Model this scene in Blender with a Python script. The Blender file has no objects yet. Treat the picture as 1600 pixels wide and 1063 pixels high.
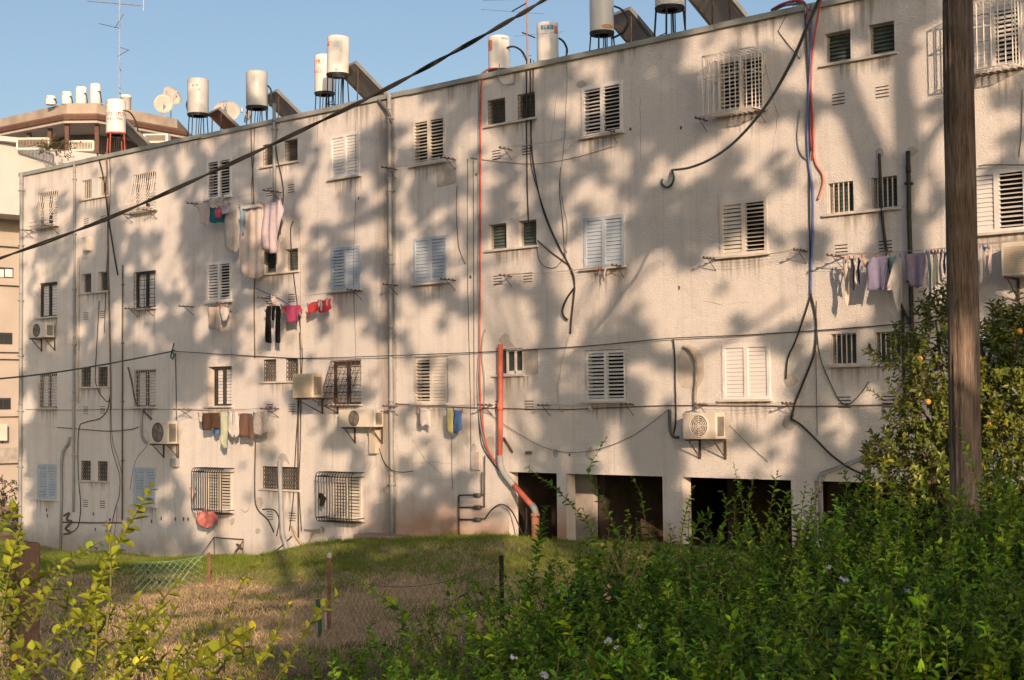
import bpy, bmesh, math, random
import numpy as np
from mathutils import Vector, Matrix, Euler
rnd = random.Random(7)
NR = np.random.default_rng(11)
SC = bpy.context.scene
COL = SC.collection

# ------------------------------------------------------------------ camera, sky, sun, exposure
EYE = 3.0                      # eye height above the datum (the wall foot by the open ground floor is about +0.2)
CAM = Vector((0.0, -24.336, EYE))
YAW, PITCH, ROLL = math.radians(42.069), math.radians(2.5421), math.radians(-0.57466)
FPX = 2330.7                   # focal length in pixels of a 1600 px wide picture
_f = Vector((-math.sin(YAW) * math.cos(PITCH), math.cos(YAW) * math.cos(PITCH), math.sin(PITCH)))
_r = Vector((math.cos(YAW), math.sin(YAW), 0.0))
_u = _r.cross(_f)
CR = _r * math.cos(ROLL) + _u * math.sin(ROLL)
CU = CR.cross(_f)
CF = _f
cam = bpy.data.cameras.new('camera')
cam.sensor_width = 36.0
cam.lens = FPX / 1600 * 36.0
cam.clip_start = 0.1
cam.clip_end = 3000
cam_o = bpy.data.objects.new('camera', cam)
COL.objects.link(cam_o)
m3 = Matrix((CR, CU, -CF)).transposed()
cam_o.matrix_world = Matrix.Translation(CAM) @ m3.to_4x4()
SC.camera = cam_o

SUN_TRAVEL = Vector((-1.30, 1.0, -0.42))      # direction in which the sunlight travels (into the wall is +Y)
SUN_EL = math.atan2(0.42, math.hypot(1.30, 1.0))
SUN_AZ = math.atan2(1.30, -1.0)
world = bpy.data.worlds.new('World')
SC.world = world
world.use_nodes = True
wn = world.node_tree
sky = wn.nodes.new('ShaderNodeTexSky')
sky.sky_type = 'NISHITA'
sky.sun_disc = False
sky.sun_elevation = SUN_EL
sky.sun_rotation = SUN_AZ
sky.air_density = 0.9
sky.dust_density = 2.8
sky.ozone_density = 1.05
wn.links.new(sky.outputs[0], wn.nodes['Background'].inputs[0])
wn.nodes['Background'].inputs[1].default_value = 0.10
sun = bpy.data.lights.new('sun', 'SUN')
sun.energy = 3.9
sun.angle = math.radians(0.53)
sun.color = (1.0, 0.685, 0.445)
sun_o = bpy.data.objects.new('sun', sun)
COL.objects.link(sun_o)
sun_o.location = (30, -40, 30)
sun_o.rotation_euler = SUN_TRAVEL.to_track_quat('-Z', 'Y').to_euler()
SC.view_settings.view_transform = 'Standard'
SC.view_settings.look = 'None'
SC.view_settings.gamma = 1.0
SC.view_settings.use_curve_mapping = False
SC.view_settings.exposure = 0.62

# ------------------------------------------------------------------ where a sight line meets a plane of the place
def ray(u, v):
    return CF * FPX + CR * (u - 800.0) + CU * (531.5 - v)
def wp(u, v, y=0.0):
    """point of the vertical plane at distance y from the facade (negative: in front of it)"""
    d = ray(u, v)
    return CAM + d * ((y - CAM.y) / d.y)
def pd(u, v, depth):
    d = ray(u, v)
    return CAM + d * (depth / FPX)

# ------------------------------------------------------------------ mesh helpers
class MB:
    def __init__(s):
        s.v = []; s.f = []; s.m = []
    def add(s, vs, fs, mi=0):
        b = len(s.v)
        s.v += [tuple(p) for p in vs]
        s.f += [tuple(b + i for i in f) for f in fs]
        s.m += [mi] * len(fs)
        return s
    def box(s, x0, x1, y0, y1, z0, z1, mi=0):
        return s.add([(x0,y0,z0),(x1,y0,z0),(x1,y1,z0),(x0,y1,z0),(x0,y0,z1),(x1,y0,z1),(x1,y1,z1),(x0,y1,z1)],
                     [(0,3,2,1),(4,5,6,7),(0,1,5,4),(1,2,6,5),(2,3,7,6),(3,0,4,7)], mi)
    def bar(s, a, b, r, n=5, mi=0, r2=None):
        return s.tube([a, b], r, n, mi, r2=r2)
    def tube(s, pts, r, n=6, mi=0, r2=None, radii=None):
        pts = [Vector(p) for p in pts]
        k = len(pts)
        up = None
        rings = []
        for i, p in enumerate(pts):
            t = (pts[min(i+1, k-1)] - pts[max(i-1, 0)])
            if t.length < 1e-9: t = Vector((0,0,1))
            t.normalize()
            if up is None:
                up = Vector((0,0,1)) if abs(t.z) < 0.9 else Vector((1,0,0))
            a = t.cross(up)
            if a.length < 1e-6: a = t.cross(Vector((0.3,0.9,0.1)))
            a.normalize(); b = a.cross(t).normalized(); up = b
            rr = radii[i] if radii else (r if r2 is None else r + (r2 - r) * i / max(1, k-1))
            rings.append([p + a * (rr*math.cos(2*math.pi*j/n)) + b * (rr*math.sin(2*math.pi*j/n)) for j in range(n)])
        vs = [q for ring in rings for q in ring]
        fs = []
        for i in range(k-1):
            for j in range(n):
                j2 = (j+1) % n
                fs.append((i*n+j, i*n+j2, (i+1)*n+j2, (i+1)*n+j))
        fs.append(tuple(range(n-1, -1, -1))); fs.append(tuple((k-1)*n + j for j in range(n)))
        return s.add(vs, fs, mi)
    def lathe(s, prof, c=(0,0,0), n=24, mi=0, cap=True):
        c = Vector(c); vs = []; fs = []
        for r, z in prof:
            for j in range(n):
                a = 2*math.pi*j/n
                vs.append((c.x + r*math.cos(a), c.y + r*math.sin(a), c.z + z))
        for i in range(len(prof)-1):
            for j in range(n):
                j2 = (j+1) % n
                fs.append((i*n+j, i*n+j2, (i+1)*n+j2, (i+1)*n+j))
        if cap:
            fs.append(tuple(range(n-1, -1, -1))); fs.append(tuple((len(prof)-1)*n + j for j in range(n)))
        return s.add(vs, fs, mi)
    def mesh(s, name, mats, smooth=False):
        me = bpy.data.meshes.new(name)
        me.from_pydata(s.v, [], s.f)
        for m in (mats if isinstance(mats, (list, tuple)) else [mats]):
            me.materials.append(m)
        me.polygons.foreach_set('material_index', s.m)
        if smooth: me.polygons.foreach_set('use_smooth', [True]*len(s.f))
        me.update()
        return me
    def build(s, name, mats, parent=None, smooth=False, loc=None):
        return link(name, s.mesh(name, mats, smooth), parent, loc)

def link(name, data, parent=None, loc=None, rot=None):
    o = bpy.data.objects.new(name, data)
    COL.objects.link(o)
    if parent: o.parent = parent
    if loc is not None: o.location = loc
    if rot is not None: o.rotation_euler = rot
    return o
def empty(name, loc, label, cat, group=None, rot=None):
    o = link(name, None, None, loc, rot)
    o.empty_display_size = 0.2
    return tag(o, label, cat, group)
def tag(o, label, cat, group=None, kind=None):
    if label: o['label'] = label
    if cat: o['category'] = cat
    if group: o['group'] = group
    if kind: o['kind'] = kind
    return o
def structure(o):
    o['kind'] = 'structure'; return o
def bevel(o, w=0.01, seg=2):
    md = o.modifiers.new('bevel', 'BEVEL'); md.width = w; md.segments = seg; md.limit_method = 'ANGLE'
    return o
def rc(p, loc):       # world point into the frame of a thing that stands at loc
    return Vector(p) - Vector(loc)

def spline(pts, per=6):
    """smooth curve through points (Catmull-Rom)"""
    P = [Vector(p) for p in pts]
    if len(P) < 3: return P
    out = []
    for i in range(len(P)-1):
        p0 = P[max(i-1,0)]; p1 = P[i]; p2 = P[i+1]; p3 = P[min(i+2,len(P)-1)]
        for k in range(per):
            t = k/per
            out.append(0.5*((2*p1) + (p2-p0)*t + (2*p0-5*p1+4*p2-p3)*t*t + (-p0+3*p1-3*p2+p3)*t*t*t))
    out.append(P[-1])
    return out

# ------------------------------------------------------------------ materials
MATS = {}
def mat(name, col, rough=0.7, var=0.12, scale=6.0, bump=0.0, bscale=None, metal=0.0, trans=0.0, col2=None, spec=0.3, coord='Object', detail=4):
    if name in MATS: return MATS[name]
    m = bpy.data.materials.new(name); m.use_nodes = True
    nt = m.node_tree; N = nt.nodes; L = nt.links
    bs = N['Principled BSDF']
    tc = N.new('ShaderNodeTexCoord')
    no = N.new('ShaderNodeTexNoise'); no.inputs['Scale'].default_value = scale; no.inputs['Detail'].default_value = detail
    L.new(tc.outputs[coord], no.inputs['Vector'])
    rp = N.new('ShaderNodeValToRGB')
    c = col; c2 = col2 or tuple(min(1, x*(1+var)) for x in col)
    c1 = tuple(x*(1-var) for x in col) if not col2 else col
    rp.color_ramp.elements[0].color = (*c1, 1); rp.color_ramp.elements[1].color = (*c2, 1)
    rp.color_ramp.elements[0].position = 0.3; rp.color_ramp.elements[1].position = 0.7
    L.new(no.outputs['Fac'], rp.inputs['Fac'])
    L.new(rp.outputs['Color'], bs.inputs['Base Color'])
    bs.inputs['Roughness'].default_value = rough
    bs.inputs['Metallic'].default_value = metal
    bs.inputs['Specular IOR Level'].default_value = spec
    if bump:
        n2 = N.new('ShaderNodeTexNoise'); n2.inputs['Scale'].default_value = bscale or scale*4; n2.inputs['Detail'].default_value = 3
        L.new(tc.outputs[coord], n2.inputs['Vector'])
        b = N.new('ShaderNodeBump'); b.inputs['Strength'].default_value = bump; b.inputs['Distance'].default_value = 0.02
        L.new(n2.outputs['Fac'], b.inputs['Height']); L.new(b.outputs['Normal'], bs.inputs['Normal'])
    if trans:
        tr = N.new('ShaderNodeBsdfTranslucent'); L.new(rp.outputs['Color'], tr.inputs['Color'])
        mx = N.new('ShaderNodeMixShader'); mx.inputs[0].default_value = trans
        L.new(bs.outputs[0], mx.inputs[1]); L.new(tr.outputs[0], mx.inputs[2])
        L.new(mx.outputs[0], N['Material Output'].inputs['Surface'])
    MATS[name] = m
    return m

def wall_material():
    m = bpy.data.materials.new('stucco_wall'); m.use_nodes = True
    nt = m.node_tree; N = nt.nodes; L = nt.links; bs = N['Principled BSDF']
    bs.inputs['Roughness'].default_value = 0.95; bs.inputs['Specular IOR Level'].default_value = 0.1
    geo = N.new('ShaderNodeNewGeometry')
    def noise(scale, detail=4, sc=(1,1,1), rough=0.55):
        mp = N.new('ShaderNodeMapping'); mp.inputs['Scale'].default_value = sc
        L.new(geo.outputs['Position'], mp.inputs['Vector'])
        n = N.new('ShaderNodeTexNoise'); n.inputs['Scale'].default_value = scale; n.inputs['Detail'].default_value = detail; n.inputs['Roughness'].default_value = rough
        L.new(mp.outputs[0], n.inputs['Vector']); return n.outputs['Fac']
    def ramp(fac, p0, p1, a=0.0, b=1.0):
        r = N.new('ShaderNodeMapRange'); r.inputs[1].default_value = p0; r.inputs[2].default_value = p1; r.inputs[3].default_value = a; r.inputs[4].default_value = b
        L.new(fac, r.inputs[0]); return r.outputs[0]
    def mul(a, b):
        x = N.new('ShaderNodeMath'); x.operation = 'MULTIPLY'
        for i, q in enumerate((a, b)):
            if isinstance(q, (int, float)): x.inputs[i].default_value = q
            else: L.new(q, x.inputs[i])
        return x.outputs[0]
    def mix(fac, c1, c2):
        x = N.new('ShaderNodeMix'); x.data_type = 'RGBA'
        L.new(fac, x.inputs[0])
        for sock, c in ((x.inputs[6], c1), (x.inputs[7], c2)):
            if isinstance(c, tuple): sock.default_value = (*c, 1)
            else: L.new(c, sock)
        return x.outputs[2]
    sep = N.new('ShaderNodeSeparateXYZ'); L.new(geo.outputs['Position'], sep.inputs[0])
    base = mix(ramp(noise(0.35, 5), 0.35, 0.65), (0.652, 0.638, 0.636), (0.732, 0.714, 0.706))
    # rain streaks running down the render
    st = ramp(noise(1.0, 5, (2.6, 1, 0.10), 0.7), 0.50, 0.72)
    base = mix(mul(st, 0.55), base, (0.48, 0.465, 0.46))
    st2 = ramp(noise(1.0, 4, (9.0, 1, 0.22), 0.7), 0.56, 0.75)
    base = mix(mul(st2, 0.40), base, (0.37, 0.355, 0.35))
    # grime below the coping, with a ragged lower edge
    n = noise(1.0, 4, (3.5, 1, 0.5))
    ad = N.new('ShaderNodeMath'); ad.operation = 'MULTIPLY_ADD'; L.new(n, ad.inputs[0]); ad.inputs[1].default_value = 2.2; L.new(sep.outputs['Z'], ad.inputs[2])
    base = mix(mul(ramp(ad.outputs[0], EYE+8.1, EYE+9.0), 0.5), base, (0.33, 0.30, 0.275))
    # redder and darker colour, ragged, towards the foot of the wall
    n = noise(1.1, 5)
    ad = N.new('ShaderNodeMath'); ad.operation = 'MULTIPLY_ADD'; L.new(n, ad.inputs[0]); ad.inputs[1].default_value = -1.7; L.new(sep.outputs['Z'], ad.inputs[2])
    foot_red = ramp(ad.outputs[0], EYE-3.75, EYE-2.85, 1.0, 0.0)
    foot_red_x = ramp(sep.outputs['X'], -28.0, -25.0)
    base = mix(mul(mul(foot_red, foot_red_x), 0.85), base, (0.44, 0.22, 0.115))
    n = noise(2.2, 5)
    ad = N.new('ShaderNodeMath'); ad.operation = 'MULTIPLY_ADD'; L.new(n, ad.inputs[0]); ad.inputs[1].default_value = -1.0; L.new(sep.outputs['Z'], ad.inputs[2])
    base = mix(mul(ramp(ad.outputs[0], EYE-4.5, EYE-3.9, 1.0, 0.0), 0.6), base, (0.27, 0.22, 0.18))
    # speckle of the spattered render
    sp = noise(34.0, 3, rough=0.7)
    base = mix(mul(ramp(sp, 0.47, 0.66), 0.45), base, (0.41, 0.40, 0.40))
    sp2 = noise(34.0, 3, (1.01, 1, 1.03), 0.7)
    sp3 = noise(2.6, 6, rough=0.7)
    base = mix(mul(ramp(sp3, 0.54, 0.74), 0.40), base, (0.44, 0.42, 0.41))
    # dark strip down the joint beside the thick downpipe, ragged at its sides
    n = noise(1.0, 5, (5.0, 1, 0.7), 0.7)
    ad = N.new('ShaderNodeMath'); ad.operation = 'MULTIPLY_ADD'; L.new(n, ad.inputs[0]); ad.inputs[1].default_value = 0.9; L.new(sep.outputs['X'], ad.inputs[2])
    sA = ramp(ad.outputs[0], -26.0, -25.55); sB = ramp(ad.outputs[0], -25.35, -25.2, 1.0, 0.0)
    base = mix(mul(mul(sA, sB), 0.75), base, (0.27, 0.24, 0.215))
    L.new(base, bs.inputs['Base Color'])
    b = N.new('ShaderNodeBump'); b.inputs['Strength'].default_value = 1.0; b.inputs['Distance'].default_value = 0.025
    L.new(sp2, b.inputs['Height'])
    b2 = N.new('ShaderNodeBump'); b2.inputs['Strength'].default_value = 0.35; b2.inputs['Distance'].default_value = 0.06
    L.new(noise(3.0, 4), b2.inputs['Height']); L.new(b.outputs['Normal'], b2.inputs['Normal'])
    L.new(b2.outputs['Normal'], bs.inputs['Normal'])
    return m

M_WALL = wall_material()
M_REVEAL = mat('window_reveal', (0.58, 0.55, 0.53), 0.9, 0.12, 3, 0.2, 30)
M_CONC = mat('grey_concrete', (0.34, 0.32, 0.30), 0.95, 0.2, 3, 0.4, 25)
M_SILL = mat('sill_stone', (0.52, 0.49, 0.46), 0.8, 0.15, 5, 0.2, 30)
M_COPE = mat('coping_sheet', (0.25, 0.27, 0.26), 0.55, 0.2, 1.5, 0.1, 10)
M_WHITE = mat('white_aluminium', (0.66, 0.66, 0.67), 0.45, 0.07, 4)
M_BLUEW = mat('pale_blue_aluminium', (0.38, 0.45, 0.54), 0.5, 0.08, 4)
M_DARKF = mat('bronze_frame', (0.045, 0.04, 0.04), 0.45, 0.2, 4)
M_BLACK = mat('black_iron', (0.022, 0.02, 0.02), 0.5, 0.3, 9)
M_IRONW = mat('painted_white_iron', (0.55, 0.52, 0.50), 0.6, 0.15, 9)
M_RUST = mat('rusty_iron', (0.085, 0.058, 0.048), 0.85, 0.35, 14)
M_ROOM = mat('dark_room', (0.025, 0.022, 0.02), 0.9, 0.3, 2)
M_GLASS = mat('dark_window_glass', (0.03, 0.036, 0.04), 0.12, 0.2, 2, spec=0.6)
M_GREENGL = mat('green_glass_louvre', (0.09, 0.115, 0.105), 0.25, 0.25, 5, spec=0.5)
M_FROST = mat('frosted_glass', (0.40, 0.38, 0.35), 0.35, 0.35, 3)
M_RUST2 = mat('red_rust', (0.23, 0.115, 0.075), 0.85, 0.3, 12)
M_PIPE = mat('grey_plastic_pipe', (0.27, 0.285, 0.30), 0.55, 0.12, 3)
M_PIPED = mat('weathered_dark_pipe', (0.105, 0.10, 0.095), 0.7, 0.3, 8)
M_RED = mat('orange_red_pipe', (0.46, 0.125, 0.085), 0.6, 0.22, 3)
M_REDH = mat('red_hose', (0.42, 0.07, 0.06), 0.5, 0.15, 5)
M_BLUEH = mat('blue_hose', (0.09, 0.15, 0.36), 0.5, 0.15, 5)
M_GREYH = mat('grey_hose', (0.23, 0.27, 0.29), 0.6, 0.15, 5)
M_CABLE = mat('black_cable', (0.028, 0.027, 0.026), 0.6, 0.3, 8)
M_CABLEG = mat('green_cable', (0.025, 0.075, 0.055), 0.55, 0.3, 8)
M_CABLEW = mat('pale_cable', (0.45, 0.42, 0.38), 0.6, 0.15, 8)
M_CABLEB = mat('brown_cable', (0.12, 0.09, 0.075), 0.7, 0.2, 8)
M_TANK = mat('white_tank_paint', (0.68, 0.67, 0.65), 0.35, 0.06, 3, spec=0.4)
M_TANKSH = mat('shaded_grey_tank', (0.42, 0.44, 0.45), 0.45, 0.08, 3, spec=0.4)  # shade on these tanks is put into this greyer colour
M_AC = mat('aged_white_plastic', (0.60, 0.56, 0.50), 0.5, 0.10, 3)
M_ACD = mat('condenser_fins', (0.16, 0.145, 0.13), 0.6, 0.25, 20)
M_PANEL = mat('collector_back', (0.40, 0.36, 0.32), 0.75, 0.2, 4)
M_PANELG = mat('collector_frame', (0.17, 0.18, 0.18), 0.6, 0.15, 4)
M_PATCH = mat('cement_patch', (0.42, 0.395, 0.37), 0.95, 0.18, 5, 0.5, 35)
M_TERRA = mat('terracotta_pipe', (0.40, 0.20, 0.12), 0.85, 0.2, 6)
M_TXRED = mat('red_lettering', (0.42, 0.04, 0.05), 0.6, 0.1, 5)
M_TXOR = mat('orange_print', (0.62, 0.20, 0.10), 0.6, 0.15, 5)
M_TXBL = mat('blue_print', (0.10, 0.28, 0.45), 0.6, 0.1, 5)
M_TXBK = mat('black_print', (0.03, 0.03, 0.03), 0.6, 0.1, 5)
M_TXYE = mat('yellow_print', (0.55, 0.42, 0.16), 0.6, 0.1, 5)
M_TXWH = mat('white_print', (0.68, 0.66, 0.64), 0.6, 0.05, 5)

# ================================================================== the apartment building
Z = lambda z: z + EYE
BX0, BX1 = -42.66, -4.0
Z_TOP, Z_BOT = 7.37, -5.2
ROW = [5.67, 2.88, 0.09, -2.68]
WH = 1.05
SROW = [6.29, 3.49, 0.70, -2.05]
SH = 0.57
BIG = {'L1': -41.1, 'L2': -35.95, 'L3': -32.5, 'L4': -27.43, 'A': -24.5, 'B': -19.35, 'C': -15.9, 'D': -10.8, 'E': -7.4}
SML = {'P': -38.54, 'Q': -29.95, 'S': -21.93, 'R': -13.35}
WW = 1.05
holes = []           # x0,x1,z0,z1,depth
def big_hole(c, r): return (BIG[c]-WW/2, BIG[c]+WW/2, ROW[r], ROW[r]+WH, 0.22)
for c in BIG:
    for r in range(4):
        if r == 3 and not c.startswith('L'): continue
        holes.append(big_hole(c, r))
def sml_holes(c, r):
    x = SML[c]
    if c == 'S' and r == 2: return [(x-0.52, x+0.26, SROW[r], SROW[r]+SH, 0.18)]
    if c == 'Q' and r == 3: return [(x-0.76, x+0.70, SROW[r], SROW[r]+SH, 0.18)]
    return [(x-0.71, x-0.17, SROW[r], SROW[r]+SH, 0.22), (x+0.19, x+0.71, SROW[r], SROW[r]+SH, 0.22)]
for c in SML:
    for r in range(4):
        if r == 3 and c in 'SR': continue
        holes += sml_holes(c, r)
BAYS = [(-22.1, -20.72), (-20.46, -17.93), (-17.45, -14.95), (-14.45, -11.75), (-11.25, -8.4), (-7.9, -5.2)]
for a, b in BAYS: holes.append((a, b, -2.98, -1.44, 0.30))

building = empty('apartment_building', (0, 0, 0), 'long four storey beige stucco apartment block with dappled tree shade', 'apartment building')
xs = sorted(set([BX0, BX1] + [h[0] for h in holes] + [h[1] for h in holes]))
zs = sorted(set([Z_BOT, Z_TOP] + [h[2] for h in holes] + [h[3] for h in holes]))
mb = MB()
xi = {x: i for i, x in enumerate(xs)}
mb.v = [(x, 0.0, Z(z)) for z in zs for x in xs]
nx = len(xs)
for j in range(len(zs)-1):
    for i in range(nx-1):
        cx, cz = (xs[i]+xs[i+1])/2, (zs[j]+zs[j+1])/2
        if any(h[0] < cx < h[1] and h[2] < cz < h[3] for h in holes): continue
        mb.f.append((j*nx+i, j*nx+i+1, (j+1)*nx+i+1, (j+1)*nx+i)); mb.m.append(0)
for x0, x1, z0, z1, d in holes:
    mb.add([(x0,0,Z(z0)),(x1,0,Z(z0)),(x1,0,Z(z1)),(x0,0,Z(z1)),(x0,d,Z(z0)),(x1,d,Z(z0)),(x1,d,Z(z1)),(x0,d,Z(z1))],
           [(0,3,7,4),(1,5,6,2),(3,2,6,7),(0,4,5,1)], 1)
BD = 11.0
mb.add([(BX0,0,Z(Z_BOT)),(BX0,BD,Z(Z_BOT)),(BX0,BD,Z(Z_TOP)),(BX0,0,Z(Z_TOP)),(BX1,0,Z(Z_BOT)),(BX1,BD,Z(Z_BOT)),(BX1,BD,Z(Z_TOP)),(BX1,0,Z(Z_TOP))],
       [(0,3,2,1),(4,5,6,7),(1,2,6,5)], 0)
mb.build('wall', [M_WALL, M_REVEAL], building)
# flat roof behind an upstand
MB().box(BX0+0.02, BX1-0.02, 0.22, BD-0.02, Z(7.0), Z(7.12)).box(BX0+0.02, BX1-0.02, 0.02, 0.2, Z(6.98), Z(7.36)).build('roof', M_CONC, building)
# sheet-metal coping in lengths, slightly out of line with each other
x = BX0 - 0.1
while x < BX1:
    ln = rnd.uniform(2.0, 3.6)
    dz = rnd.uniform(-0.012, 0.012)
    if x < -41.5: ln = 0.9; dz = 0.0
    o = MB().box(0, ln-0.012, -0.07, 0.30, -0.005, 0.105).build('coping_segment', M_COPE, building, loc=(x, rnd.uniform(-0.012, 0.008), Z(7.375)+dz))
    o.rotation_euler.y = rnd.uniform(-0.003, 0.003)
    x += ln
# open ground floor: floor, ceiling, back wall and cross walls in the dark
M_UNDER = mat('darkened_undercroft_render', (0.06, 0.045, 0.038), 0.95, 0.3, 2, 0.3, 20)  # shade of the open bays put into a near-black colour
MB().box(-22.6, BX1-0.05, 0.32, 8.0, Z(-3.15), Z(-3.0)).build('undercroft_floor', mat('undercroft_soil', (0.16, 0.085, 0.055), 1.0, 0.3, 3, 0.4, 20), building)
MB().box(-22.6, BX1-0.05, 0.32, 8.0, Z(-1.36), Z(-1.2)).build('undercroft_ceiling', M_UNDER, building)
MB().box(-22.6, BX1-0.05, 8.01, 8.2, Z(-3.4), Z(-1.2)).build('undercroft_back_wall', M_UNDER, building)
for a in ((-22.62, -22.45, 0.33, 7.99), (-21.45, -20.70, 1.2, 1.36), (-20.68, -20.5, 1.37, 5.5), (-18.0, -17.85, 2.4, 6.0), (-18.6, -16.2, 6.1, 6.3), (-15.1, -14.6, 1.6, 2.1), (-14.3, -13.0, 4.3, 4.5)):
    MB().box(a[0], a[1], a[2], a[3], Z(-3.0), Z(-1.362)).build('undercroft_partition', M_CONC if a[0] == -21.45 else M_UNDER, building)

# ---------------------------------------------------------------- windows
SLW, SLH, NSL = 0.40, 0.074, 12
def slat_mesh(m, w=SLW):
    return MB().box(-w/2, w/2, -0.006, 0.006, -SLH/2, SLH/2).mesh('slat', m)
SLATS = {k: slat_mesh(v) for k, v in (('w', M_WHITE), ('b', M_BLUEW))}
M_WHITE2 = mat('yellowed_aluminium', (0.60, 0.57, 0.52), 0.5, 0.12, 2)
SLATS['y'] = slat_mesh(M_WHITE2)
TXT = {'y': M_WHITE2, 'w': M_WHITE, 'b': M_BLUEW, 'd': M_DARKF}
def sill(win, w, x0=0.0, dz=0.0, h=0.045, out=0.10):
    MB().box(-w/2-0.07+x0, w/2+0.07+x0, -out, 0.10, -h+dz, 0.0+dz-0.001).build('sill', M_SILL, win, loc=(0, 0, 0))
def louvre_window(c, r, tone='w', al=60, ar=60, far=False, proud=0.02):
    """two hinged or sliding leaves of louvre slats in a frame that fills the opening; al, ar: how far the slats stand open"""
    m = TXT[tone]
    fw = 0.055
    mb = MB()
    y0, y1 = -proud, 0.05
    h, w = WH, WW
    mb.box(-w/2-0.015, w/2+0.015, y0, y1, 0, fw)                    # bottom rail
    mb.box(-w/2-0.015, w/2+0.015, y0, y1, h-fw, h+0.015)            # top rail
    mb.box(-w/2-0.015, -w/2+fw, y0, y1, fw, h-fw)
    mb.box(w/2-fw, w/2+0.015, y0, y1, fw, h-fw)
    mb.box(-0.045, 0.045, y0, y1, fw, h-fw)                         # meeting stiles
    for s in (-1, 1):                                               # hinges
        for zz in (0.16, h-0.2): mb.box(s*(w/2-0.005)-0.014, s*(w/2-0.005)+0.014, y0-0.012, y0-0.001, zz, zz+0.07)
    win = mb.build('window', m, building, loc=(BIG[c], 0, Z(ROW[r])))
    sill(win, WW)
    MB().box(-w/2+0.01, w/2-0.01, 0.20, 0.212, 0.01, h-0.01).build('pane', M_ROOM, win)
    n = NSL
    pitch = (h-2*fw)/n
    lw = w/2-fw-0.045
    group = MB()
    for side, ang in ((-1, al), (1, ar)):
        cx = side*(0.045+lw/2)
        for k in range(n):
            a = ang + (rnd.gauss(0, 4) if ang > 5 else rnd.uniform(-1, 1))
            z = fw + pitch*(k+0.5)
            if far:
                ca, sa = math.cos(math.radians(a)), math.sin(math.radians(a))
                hh, tt = pitch*0.47, 0.006
                pts = []
                for yy, zz in ((-tt,-hh),(tt,-hh),(tt,hh),(-tt,hh)):
                    pts.append((0.012 + yy*ca + zz*sa, z - yy*sa + zz*ca))
                b = []
                for xx in (cx-lw/2, cx+lw/2): b += [(xx, p[0], p[1]) for p in pts]
                group.add(b, [(0,1,2,3),(7,6,5,4),(0,4,5,1),(1,5,6,2),(2,6,7,3),(3,7,4,0)])
            else:
                o = link('slat', SLATS[tone], win, (cx, 0.012, z), (-math.radians(a), 0, 0))
                o.scale = (lw/SLW, 1, pitch*0.95/SLH)
    if far: tag(group.build('slats', m, win), None, None, kind='stuff')
    return win
def framed_window(c, r, blind=True, inset=0.0):
    """dark sliding frame set back in the opening, white blind behind"""
    w = WW - inset; h = WH
    x0 = inset/2
    mb = MB(); y0, y1 = 0.06, 0.11; fw = 0.05
    mb.box(-w/2+x0, w/2+x0, y0, y1, 0, fw).box(-w/2+x0, w/2+x0, y0, y1, h-fw-0.03, h)
    mb.box(-w/2+x0, -w/2+fw+0.02+x0, y0, y1, fw, h-fw-0.03).box(w/2-fw+x0, w/2+x0, y0, y1, fw, h-fw-0.03).box(-0.03+x0, 0.03+x0, y0-0.01, y1, fw, h-fw-0.03)
    win = mb.build('window', M_DARKF, building, loc=(BIG[c], 0, Z(ROW[r])))
    sill(win, WW)
    MB().box(-w/2+x0+0.01, w/2+x0-0.01, 0.200, 0.212, 0.01, h-0.01).build('pane', M_GLASS, win)
    if blind:
        g = MB()
        k = 11
        for i in range(k):
            z0 = fw + (h-2*fw)*i/k
            for s in (-1, 1):
                a, b = (-w/2+0.08, -0.035) if s < 0 else (0.035, w/2-0.055)
                g.box(a+x0, b+x0, 0.125+0.006*(i % 2), 0.137+0.006*(i % 2), z0, z0+(h-2*fw)/k*0.88)
        tag(g.build('blind_slats', M_WHITE, win), None, None, kind='stuff')
    return win

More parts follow.
